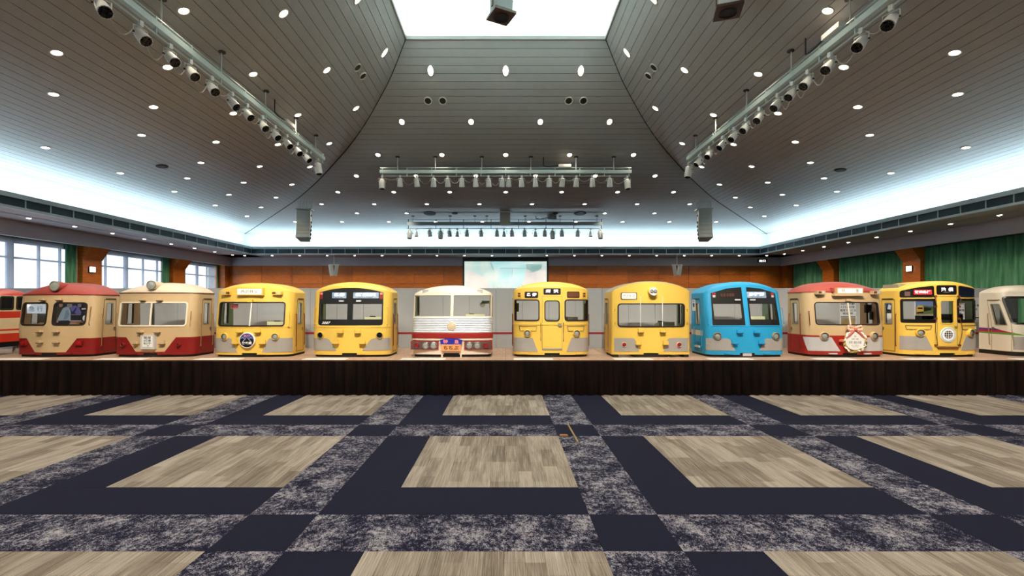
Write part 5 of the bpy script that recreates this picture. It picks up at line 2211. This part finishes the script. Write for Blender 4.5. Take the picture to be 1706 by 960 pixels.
text_obj('ちちぶ', 0.15, 'ink', hd, face_mtx((0.0, -0.122, V(579)), (0, -1, 0)), 0.54, 0.025)
c.desk(0.48, 1.18, V(524), 'desk_cream')
for x in (-0.34, 0.34):
    MB().box(x - 0.03, x + 0.03, -0.02, 0.1, 0.0, V(585)).build('coupler_guard', 'express_white', c.root)
fan = MB().lathe([(0.10, -0.04), (0.10, 0.04)], 16, 'Y', at=(1.08, 0.75, V(508))).build('cab_fan', 'frame_grey', c.root)
MB().box(1.06, 1.36, 0.74, 0.80, V(506), V(501)).build('fan_bracket', 'lining_green', fan)

# 6 -- yellow three-window cab at centre
c = Cab(1.67, 'yellow train cab with centre door and round headlights, just right of centre', 'yellow_paint', W=1.385, b=0.10, r=0.40, ze=V(484.5), A=0.14, R=0.20, L=0.50, lining='lining_green', lean=0.03)
for sg in (-1, 1):
    a, b = sorted((0.47 * sg, (c.sx(1.33)) * sg))
    c.hole(rpoly([(a, V(534)), (b, V(534)), (b, V(500)), (a, V(500))], [0.02, 0.10, 0.10, 0.02] if sg < 0 else [0.10, 0.02, 0.02, 0.10]), 'rubber_frame', 0.045)
c.hole(rrect(-0.26, 0.26, V(534.5), V(501.5), 0.11), 'rubber_frame', 0.035)
c.side_doors(prep=True)
c.build_shell()
c.side_doors(rail_m='rail_red')
grey_panels(c, 0.70, 0.51, V(563), V(586), r=0.0)
c.seam('door_outline', [(-0.36, V(583)), (0.36, V(583)), (0.36, V(494)), (-0.36, V(494))], 'rail_metal', 0.014)
c.patch('door_kickplate', [(-0.35, V(582.5)), (0.35, V(582.5)), (0.35, V(580)), (-0.35, V(580))], 'panel_grey', 0.014, 0.012)
c.patch('door_handle', rrect(0.20, 0.33, V(544), V(538.5), 0.03), 'frame_grey', 0.04, 0.03)
for sg in (-1, 1):
    c.lamp(sg * 0.88, V(555.3), 0.11, 'yellow_paint', 'lens_glass', 0.07)
    a, b = sorted((0.54 * sg, 1.18 * sg))
    c.seam('step_ledge', rpoly([(c.sx(a) + 0.04, V(551.5)), (c.sx(b) - 0.04, V(551.5)), (c.sx(b), V(543.5)), (c.sx(a), V(543.5))], 0.02), 'rail_metal', 0.02, 0.02)
    c.rail(c.sx(sg * 0.405), V(567), V(538), 'rust', 0.05, 0.011)
    p = c.patch('marker_light', rrect(c.sx(sg * 1.17) - 0.07, c.sx(sg * 1.17) + 0.07, V(496), V(487), 0.02), 'yellow_paint', 0.03, 0.03)
    for zz in (489.5, 493.5):
        c.patch('marker_lens', rrect(c.sx(sg * 1.17) - 0.05, c.sx(sg * 1.17) + 0.05, V(zz + 1.5), V(zz - 1.5), 0.01), 'rust', 0.036, 0.006, p)
c.patch('belt_moulding', [(-c.sx(1.38), V(541.5)), (c.sx(1.38), V(541.5)), (c.sx(1.38), V(540)), (-c.sx(1.38), V(540))], 'yellow_paint', 0.018, 0.018)
for x0, x1, z0, z1, tx_ in ((-0.98, -0.50, 496.5, 486.2, '各 停'), (-0.31, 0.31, 491.2, 480.6, '所  沢'), (0.54, 1.0, 496.2, 486, None)):
    p = c.patch('destination_sign', rrect(c.sx(x0), c.sx(x1), V(z0), V(z1), 0.04), 'rubber_frame', 0.014, 0.014)
    c.patch('sign_face', rrect(c.sx(x0) + 0.03, c.sx(x1) - 0.03, V(z0 - 1.2), V(z1 + 1.2), 0.03), 'mask_black' if tx_ else 'rust', 0.017, 0.003, p)
    if tx_:
        c.text(tx_, c.sx((x0 + x1) / 2), V((z0 + z1) / 2 - 0.5), 0.12, (x1 - x0) * 0.74, 'led_lit', 0.019, 0.03, p)
MB().box(0.62, 1.02, 0.55, 0.95, 0.1, V(529)).build('driver_seat', 'seat_grey', c.root)
MB().box(-1.30, -1.18, 0.5, 0.8, V(520), V(505)).build('wall_cabinet', 'leaf_dark', c.root)
bottom_steps(c, (-1.0, 1.0), 'yellow_paint')

# 7 -- flat yellow cab with twin lamp
c = Cab(5.23, 'flat-fronted yellow train cab with round twin lamp above the window', 'yellow_paint', W=1.41, b=0.01, r=0.09, ze=V(487), A=0.36, R=0.035, L=0.06, lining='lining_green', roof='grey_cab_roof', lean=0.0, zb=0.10, depth=1.2, arch=(2.2, 0.75))
c.hole(rrect(-1.19, 1.19, V(544), V(506.5), 0.12), 'rubber_frame', 0.045)
c.side_doors(prep=True)
c.build_shell(False)
c.side_doors(rail_m='rail_metal')
for a, b in ((-1.36, -1.17), (-0.60, 0.60), (1.20, 1.36)):
    MB().box(a, b, 0.03, 1.1, 0.0, 0.11).build('support_block', 'dark_rubber', c.root)
grey_panels(c, 0.60, 0.43, V(563), V(585.5), outer=1.33, r=0.10)
for x in (-0.39, 0.40):
    MB().tube([c.P(x, V(544), 0.02), c.P(x, V(494), 0.02)], 0.012, 6).build('window_divider', 'white_paint', c.root)
    c.step(x, V(550.5), None, 0.19, 0.14)
for x in (-0.48, 0.50):
    c.step(x, V(571), None, 0.19, 0.14)
for x in (-0.98, 0.99):
    c.lamp(x, V(574), 0.075, 'ribbon_light', 'tail_red', 0.06, 'tail_light')
l_ = MB().lathe([(0.155, 0.05), (0.155, -0.17), (0.14, -0.19), (0.001, -0.19)], 28, 'Y', at=(0.02, 0, V(486))).build('twin_headlight', 'yellow_paint', c.root, True)
MB().lathe([(0.145, -0.18), (0.145, -0.198), (0.001, -0.198)], 28, 'Y', at=(0.02, 0, V(486)), caps=False).build('lamp_face', 'white_paint', l_, True)
for x in (-0.045, 0.085):
    b = MB().lathe([(0.06, -0.19), (0.06, -0.22), (0.05, -0.225), (0.04, -0.205)], 18, 'Y', at=(x, 0, V(485.5)), caps=False).build('lamp_bezel', 'chrome', l_, True)
    MB().lathe([(0.05, -0.20), (0.001, -0.215)], 18, 'Y', at=(x, 0, V(485.5)), caps=False).build('lens', 'lens_glass', b, True)
p = c.patch('destination_sign', rrect(-1.09, -0.51, V(499.5), V(487.5), 0.05), 'rubber_frame', 0.014, 0.014)
c.patch('sign_face', rrect(-1.06, -0.54, V(498.4), V(488.6), 0.04), 'sign_white', 0.018, 0.004, p)
c.text('西武新宿', -0.80, V(493.5), 0.12, 0.42, 'pr_grey', 0.020, 0.0, p)
for sg in (-1, 1):
    for z0, z1 in ((541, 537), (519, 515)):
        c.patch('hinge', rrect(sg * 1.30 - 0.015, sg * 1.30 + 0.015, V(z0), V(z1), 0.005), 'rail_metal', 0.03, 0.03)
    c.rail(sg * 1.30, V(541), V(516), 'yellow_paint', 0.05, 0.01)
c.desk(0.42, 1.0, V(537))
bottom_steps(c, (-0.62, 0.62), 'yellow_paint')

# 8 -- blue cab
c = Cab(8.70, 'sky blue train cab with two black-edged windscreens', 'blue_paint', W=1.41, b=0.10, r=0.22, ze=V(488), A=0.26, R=0.16, L=0.24, lining='lining_green', lean=0.27, depth=1.5)
for sg in (-1, 1):
    pts = [(0.06, V(543)), (1.24, V(543)), (1.20, V(488)), (0.62, V(480)), (0.07, V(477.5))]
    pts = [(x * sg, z) for x, z in pts]
    if sg < 0:
        pts = pts[::-1]
    c.region(rpoly(pts, 0.05), 'mask_black')
    a, b = sorted((0.13 * sg, 1.15 * sg))
    c.hole(rrect(a, b, V(533), V(505.5), 0.04), 'mask_black', 0.025, 0.006)
    c.seam('windscreen_rim', rpoly(pts, 0.05), 'blue_paint', 0.03, 0.018)
S = c.S
for sg in (-1, 1):
    a, b = sorted((c.sy(0.50) * sg, c.sy(1.5) * sg))
    c.region([(a, V(561)), (b, V(561)), (b, V(552)), (a, V(552))], 'express_white')
c.side_doors(prep=True)
c.build_shell()
c.side_doors(rail_m='blue_paint', seam_m='mask_black')
grey_panels(c, 0.62, 0.44, V(564), V(584), r=0.12)
for x in (-1.06, 1.04):
    c.lamp(x, V(560), 0.115, 'frame_grey', 'lens_glass', 0.07)
for x in (-0.30, 0.30):
    c.step(x, V(552), None, 0.20, 0.12)
for x in (-0.48, 0.48):
    c.step(x, V(570), None, 0.20, 0.12)
bottom_steps(c, (-0.7, 0.7), 'blue_paint')
p = c.patch('destination_sign', rrect(c.sx(-0.90), c.sx(-0.32), V(497), V(486), 0.02), 'mask_black', 0.006, 0.006)
c.text('普通 多摩湖', c.sx(-0.61), V(491.5), 0.12, 0.48, 'rust', 0.009, 0.0, p)
p = c.patch('destination_sign', rrect(c.sx(0.10), c.sx(0.82), V(496.3), V(486), 0.02), 'led_white', 0.006, 0.006)
c.text('多摩湖', c.sx(0.46), V(490.2), 0.12, 0.56, 'led_lit', 0.009, 0.03, p)
c.text('TAMAKO', c.sx(0.46), V(494.8), 0.035, 0.4, 'ink', 0.009, 0.0, p)
for sg in (-1, 1):
    x = sg * 1.07
    p = c.patch('marker_light', rrect(c.sx(x) - 0.06, c.sx(x) + 0.06, V(496), V(487), 0.02), 'rust', 0.006, 0.006)
    c.patch('white_lens', rrect(c.sx(x) - 0.045, c.sx(x) + 0.045, V(495.4), V(492), 0.02), 'panel_pale', 0.010, 0.006, p)
    c.patch('red_lens', rrect(c.sx(x) - 0.045, c.sx(x) + 0.045, V(491.4), V(488), 0.02), 'tail_red', 0.010, 0.006, p)
    c.patch('wiper', rrect(c.sx(sg * 0.27) - 0.10, c.sx(sg * 0.27) + 0.10, V(501.2), V(499), 0.01), 'panel_pale', 0.05, 0.03)
    c.rail(c.sx(sg * 1.33), V(541), V(514), 'blue_paint', 0.07)
a, b = -c.sy(1.36), -c.sy(1.08)
p = c.patch('side_notice', [(min(a, b) - 0.02, V(519)), (max(a, b) + 0.02, V(519)), (max(a, b) + 0.02, V(499)), (min(a, b) - 0.02, V(499))], 'paper_white', 0.012, 0.012)
c.patch('notice_figure', circ((a + b) / 2, V(508.5), 0.09, 14), 'pr_blue', 0.014, 0.002, p)
text_obj('乗務', 0.06, 'ink', p, c.fm((a + b) / 2, V(502), 0.014), 0.16, 0.0)
c.text('101', -c.sy(0.85), V(575), 0.12, 0.42, 'mask_black', 0.01, 0.01)
c.patch('side_step', [(-c.sy(1.1), V(582)), (-c.sy(0.7), V(582)), (-c.sy(0.7), V(579)), (-c.sy(1.1), V(579))], 'panel_pale', 0.05, 0.05)
c.desk(0.20, 0.86, V(527.5))
MB().box(-0.16, 0.16, 0.02, 0.3, V(593), V(587.5)).build('coupler_plate', 'panel_pale', c.root)

# 9 -- cream and red cab with wreath
c = Cab(12.40, 'cream and red train cab with headlights and a flower wreath', 'cream_paint', W=1.43, b=0.12, r=0.34, ze=V(486.5), R=0.40, L=0.75, lining='lining_cream', roof='red_roof', lean=0.15)
S = c.S
c.region([(-S - .1, -0.2), (S + .1, -0.2), (S + .1, V(559)), (-S - .1, V(559))], 'maroon_red' if False else 'band_red')
c.hole(rrect(-1.16, 1.16, V(541), V(504), 0.12), 'rubber_frame', 0.03)
c.side_doors(prep=True)
c.build_shell()
c.side_doors(rail_m='rail_red')
for sg in (-1, 1):
    pts = [(0.36, V(585)), (c.sx(1.36), V(585)), (c.sx(1.42) + 0.05, V(562)), (0.66, V(562))]
    if sg < 0:
        pts = [(-x, z) for x, z in pts][::-1]
    c.patch('lower_panel', pts, 'panel_pale', 0.014, 0.014)
MB().tube([c.P(-0.02, V(541), 0.03), c.P(-0.05, V(505), 0.03)], 0.026, 8).build('windscreen_wiper', 'frame_cream', c.root)
MB().box(-0.13, 0.05, 0.02, 0.2, V(502), V(498)).build('wiper_motor', 'cream_paint', c.root)
for x in (-0.90, 0.88):
    c.lamp(x, V(560), 0.125, 'cream_paint', 'lens_glass', 0.08)
c.box_sign(-0.50, 0.44, V(490), V(479.6), -0.02, 'cream_paint', 'sign_white', None)
for tx_, xx in (('特', -0.28), ('急', 0.22)):
    text_obj(tx_, 0.12, 'ink', c.root, face_mtx((xx, -0.03, V(484.8)), (0, -1, 0)), 0.12, 0.0)
MB().box(-0.58, 0.52, -0.02, 0.5, V(493), V(490)).build('sign_hood', 'cream_paint', c.root)
MB().box(-0.59, -0.50, 0.10, 0.5, V(486.5), V(479.8)).build('sign_cheek', 'red_roof', c.root)
MB().box(0.44, 0.53, 0.10, 0.5, V(486.5), V(479.8)).build('sign_cheek', 'red_roof', c.root)
for sg in (-1, 1):
    t = MB().box(sg * 1.0 - 0.14, sg * 1.0 + 0.14, 0.06, 0.45, V(490.5), V(484.5)).build('marker_light', 'cream_paint', c.root)
    MB().box(sg * 1.0 - 0.11, sg * 1.0 - 0.01, 0.052, 0.06, V(489), V(485.5)).build('red_lens', 'rust', t)
    MB().box(sg * 1.0 + 0.02, sg * 1.0 + 0.11, 0.052, 0.06, V(489), V(485.5)).build('white_lens', 'panel_pale', t)
bottom_steps(c, (-0.62, 0.62), 'panel_pale')
c.rail(c.sx(-1.31), V(541), V(519), 'rust')
c.patch('rain_gutter', [(-c.S, c.ze - 0.010), (c.S, c.ze - 0.010), (c.S, c.ze + 0.010), (-c.S, c.ze + 0.010)], 'band_red', 0.02, 0.025)
for y in (0.75, 1.0):
    MB().box(1.31, 1.37, y - 0.05, y + 0.05, V(534 if y < 0.9 else 522), V(508 if y > 0.9 else 520)).build('wall_switch_box', 'black', c.root)
# wreath hung on the front
wz = V(567.5)
wr = tag(empty('wreath_headmark', (12.45, 16.4 - 0.10, SZ + wz)), 'white headmark plate in a gold leaf wreath with pink bow', 'wreath')
MB().prism([(0.0, 0.335)] + [(0.335 * math.sin(a), 0.30 * math.cos(a) - 0.02) for a in [math.radians(60 + 240 * i / 24) for i in range(25)]], -0.05, -0.02, 'Y').build('plate', 'paper_white', wr)
rnd = random.Random(9)
leaf = {}
for m_ in ('leaf_gold', 'leaf_dark', 'sign_white'):
    leaf[m_] = None
nl = 54
for i in range(nl):
    a = math.radians(38 + 284 * i / (nl - 1))
    m_ = rnd.choice(('leaf_gold', 'leaf_dark', 'leaf_gold', 'sign_white'))
    if leaf[m_] is None:
        o = new_obj('leaf', [(0, -0.0, -0.075), (0.032, -0.012, -0.01), (0.0, -0.03, 0.0), (-0.032, -0.012, -0.01), (0, -0.005, 0.085)], [(0, 1, 2), (1, 4, 2), (4, 3, 2), (3, 0, 2), (0, 3, 4, 1)], m_, wr)
        leaf[m_] = o
    else:
        o = share(leaf[m_], wr)
    q = 0.375 + rnd.uniform(-0.03, 0.03)
    o.location = (q * math.sin(a), -0.035 - rnd.uniform(0, 0.03), q * math.cos(a) - 0.02)
    o.rotation_euler = (rnd.uniform(-0.3, 0.3), a + PI / 2 + rnd.uniform(-0.7, 0.7), rnd.uniform(-0.3, 0.3))
for sg in (-1, 1):
    lp = [(0, 0, 0.43), (sg * 0.10, -0.02, 0.50), (sg * 0.22, -0.03, 0.53), (sg * 0.25, -0.02, 0.46), (sg * 0.20, -0.05, 0.39), (sg * 0.08, -0.04, 0.40), (0, -0.03, 0.42)]
    MB().tube(lp, [0.03, 0.045, 0.05, 0.05, 0.05, 0.04, 0.03], 8).build('bow_loop', 'ribbon_light', wr, True)
    MB().tube([(0, -0.04, 0.41), (sg * 0.10, -0.06, 0.33), (sg * 0.22, -0.06, 0.22), (sg * 0.33, -0.05, 0.10)], [0.03, 0.04, 0.045, 0.03], 8).build('ribbon_tail', 'ribbon', wr, True)
MB().lathe([(0.02, -0.06), (0.06, -0.03), (0.06, 0.03), (0.02, 0.06)], 12, 'Z', at=(0, -0.06, 0.425)).build('bow_knot', 'ribbon', wr, True)
MB().box(-0.52, -0.40, -0.04, 0.02, -0.02, 0.06).build('bracket', 'ribbon', wr)
MB().box(-0.06, 0.06, -0.03, 0.11, -0.1, 0.1).build('hanger', 'black', wr)
for tx_, z, h, w in (('祝', 0.17, 0.07, 0.07), ('開 通', 0.07, 0.05, 0.24), ('拝島線', -0.05, 0.105, 0.46), ('四十周年', -0.155, 0.042, 0.27), ('西武線', -0.21, 0.03, 0.22)):
    text_obj(tx_, h, 'pr_grey', wr, face_mtx((0, -0.052, z), (0, -1, 0)), w, 0.0)

# 10 -- yellow cab with globe emblem
c = Cab(15.89, 'yellow train cab with centre door and blue globe emblem, at right', 'yellow_paint', W=1.40, b=0.14, r=0.42, ze=V(484), A=0.20, R=0.16, L=0.40, lining='lining_green', lean=0.03, roof='yellow_paint')
a, b = c.sx(-1.33), -0.42
c.region(rrect(a - 0.06, b + 0.05, V(538.5), V(498), 0.08), 'mask_black')
c.hole(rrect(a, b, V(533), V(501.5), 0.05), 'mask_black', 0.03)
c.region(rrect(-b - 0.05, -a + 0.06, V(538.5), V(497.5), 0.08), 'mask_black')
c.hole(rrect(-b, -a, V(533), V(501), 0.05), 'mask_black', 0.03)
c.hole(rrect(-0.25, 0.25, V(539), V(501), 0.08), 'yellow_paint', 0.03)
c.side_doors(prep=True)
c.build_shell()
c.side_doors(rail_m='rail_red')
grey_panels(c, 0.72, 0.50, V(560.5), V(583.5), outer=c.sx(1.37), r=0.0)
c.seam('door_outline', [(-0.36, V(577)), (0.36, V(577)), (0.36, V(494)), (-0.36, V(494))], 'rail_metal', 0.014)
c.patch('door_step_bar', [(-0.36, V(580.5)), (0.36, V(580.5)), (0.36, V(578)), (-0.36, V(578))], 'rust', 0.05, 0.05)
for sg in (-1, 1):
    c.lamp(sg * 0.90, V(554.5), 0.115, 'yellow_paint', 'lens_glass', 0.09)
    a, b = sorted((0.54 * sg, 1.28 * sg))
    c.seam('step_ledge', rpoly([(c.sx(a) + 0.04, V(549)), (c.sx(b) - 0.04, V(549)), (c.sx(b), V(542.5)), (c.sx(a), V(542.5))], 0.02), 'rail_metal', 0.02, 0.02)
    # jumper cables beside the door
    xx = sg * 0.42
    for (za, zb2, bow) in ((531, 575, 0.05), (494, 511, 0.03)):
        pts = []
        for i in range(9):
            t = i / 8
            pts.append(c.P(c.sx(xx + sg * bow * math.sin(PI * t * 1.3)), V(za + (zb2 - za) * t), 0.05 + 0.03 * math.sin(PI * t)))
        cb = MB().tube(pts, 0.010, 6).build('jumper_cable', 'rust', c.root)
        for zz in (za, zb2):
            c.patch('cable_socket', rrect(c.sx(xx) - 0.035, c.sx(xx) + 0.035, V(zz + 1.5), V(zz - 1.5), 0.01), 'rust', 0.06, 0.06, cb)
pts = [(c.sx(-1.36), V(495.5)), (-0.44, V(495.5)), (-0.44, V(476)), (c.sx(-0.95), V(479)), (c.sx(-1.36), V(484.5))]
p = c.patch('destination_sign', rpoly(pts, [0.05, 0.08, 0.08, 0.1, 0.08]), 'mask_black', 0.012, 0.012)
c.patch('sign_face', rrect(c.sx(-1.06), -0.52, V(490.8), V(483.0), 0.02), 'led_red', 0.014, 0.002, p)
c.text('快速急行', c.sx(-0.80), V(486.6), 0.10, 0.48, 'led_lit', 0.018, 0.03, p)
c.patch('type_plate', rrect(c.sx(-1.28), c.sx(-1.16), V(493), V(486), 0.01), 'lampbox', 0.014, 0.002, p)
p = c.patch('destination_sign', rrect(-0.36, 0.36, V(491), V(475.6), 0.07), 'mask_black', 0.012, 0.012)
c.text('池  袋', 0.0, V(482.5), 0.14, 0.44, 'led_lit', 0.015, 0.03, p)
c.text('IKEBUKURO', 0.0, V(487.5), 0.035, 0.25, 'panel_grey', 0.015, 0.0, p)
pts = [(0.44, V(495.2)), (c.sx(1.36), V(495.2)), (c.sx(1.36), V(484)), (c.sx(0.95), V(479)), (0.44, V(476))]
p = c.patch('destination_sign', rpoly(pts, [0.08, 0.05, 0.08, 0.1, 0.08]), 'mask_black', 0.012, 0.012)
c.patch('sign_glass', rpoly([(0.48, V(494)), (c.sx(1.33), V(494)), (c.sx(1.33), V(485)), (c.sx(0.95), V(480)), (0.48, V(477.2))], 0.06), 'dark_glass', 0.015, 0.003, p)
em = c.patch('globe_emblem', circ(0.0, V(557.5), 0.27, 32), 'ink_white', 0.03, 0.03)
c.patch('emblem_ring', circ(0.0, V(557.5), 0.25, 32), 'emblem_cyan', 0.032, 0.002, em)
c.patch('emblem_field', circ(0.0, V(557.5), 0.22, 32), 'ink_white', 0.034, 0.002, em)
c.patch('globe', circ(0.0, V(557.5), 0.145, 28), 'emblem_black', 0.036, 0.002, em)
for x0, x1, z0, z1 in ((-0.008, 0.008, -0.145, 0.145), (-0.145, 0.145, -0.008, 0.008), (-0.12, 0.12, 0.07, 0.084), (-0.12, 0.12, -0.084, -0.07)):
    c.patch('globe_line', [(x0, V(557.5) + z0), (x1, V(557.5) + z0), (x1, V(557.5) + z1), (x0, V(557.5) + z1)], 'ink_white', 0.038, 0.002, em)
for sg in (-1, 1):
    pts = [(sg * 0.145 * k_ * math.sin(a), V(557.5) + 0.145 * math.cos(a)) for k_ in (0.62, 0.52) for a in ([PI * i / 10 for i in range(11)] if k_ > 0.6 else [PI * (10 - i) / 10 for i in range(11)])]
    c.patch('globe_line', pts, 'ink_white', 0.038, 0.002, em)
c.patch('door_handle', rrect(0.24, 0.34, V(546), V(543), 0.01), 'rail_metal', 0.04, 0.03)
c.desk(0.0, 0.5, V(533.5), 'desk_cream')
MB().box(0.55, 1.05, 0.5, 0.9, 0.1, V(524)).build('driver_seat', 'black', c.root)
MB().box(-0.1, 0.35, 0.9, 1.2, 0.1, V(527)).build('side_console', 'black', c.root)
MB().box(-1.26, -0.86, 0.6, 1.3, c.ze + 0.10, c.ze + 0.25).build('roof_walkway', 'grey_cab_roof', c.root)
bottom_steps(c, (-0.9, 0.9), 'yellow_paint')

# 11 -- white cab with coloured stripe at the far right edge
c = Cab(20.05, 'cream white train cab with purple, red and green stripe at the far right', 'side_white', W=1.43, b=0.25, r=0.35, depth=1.55, ze=V(487), R=0.30, L=0.9, lining='lining_green', lean=0.45, zb=0.16, roof='side_white')
for sg in (-1, 1):
    def sidey(lst):
        p = [(c.sy(y) * sg, z) for y, z in lst]
        return p if sg > 0 else p[::-1]
    c.region(sidey([(1.6, V(552)), (1.6, V(549.0)), (0.95, V(549.2)), (0.72, V(552))]), 'stripe_purple')
    c.region(sidey([(1.6, V(556)), (1.6, V(552)), (0.72, V(552)), (0.34, V(556))]), 'stripe_red')
    c.region(sidey([(1.6, V(558.5)), (1.6, V(556)), (0.34, V(556)), (0.02, V(560))]), 'stripe_green')
    a, b = sorted((0.06 * sg, c.sx(1.36) * sg))
    c.hole(rpoly([(a, V(540)), (b, V(540)), (b, V(495)), (a, V(495))], 0.1), 'mask_black', 0.06)
c.side_doors(y0=0.42, y1=1.08, wz0=V(543), wz1=V(507), top_=V(501), prep=True)
c.build_shell()
c.side_doors(y0=0.42, y1=1.08, top_=V(501), seam_m='rail_metal')
grey_panels(c, 0.8, 0.6, V(562), V(584), r=0.0, outer=c.sx(1.36))
for x in (-0.9, 0.9):
    c.lamp(x, V(568), 0.12, 'panel_grey')
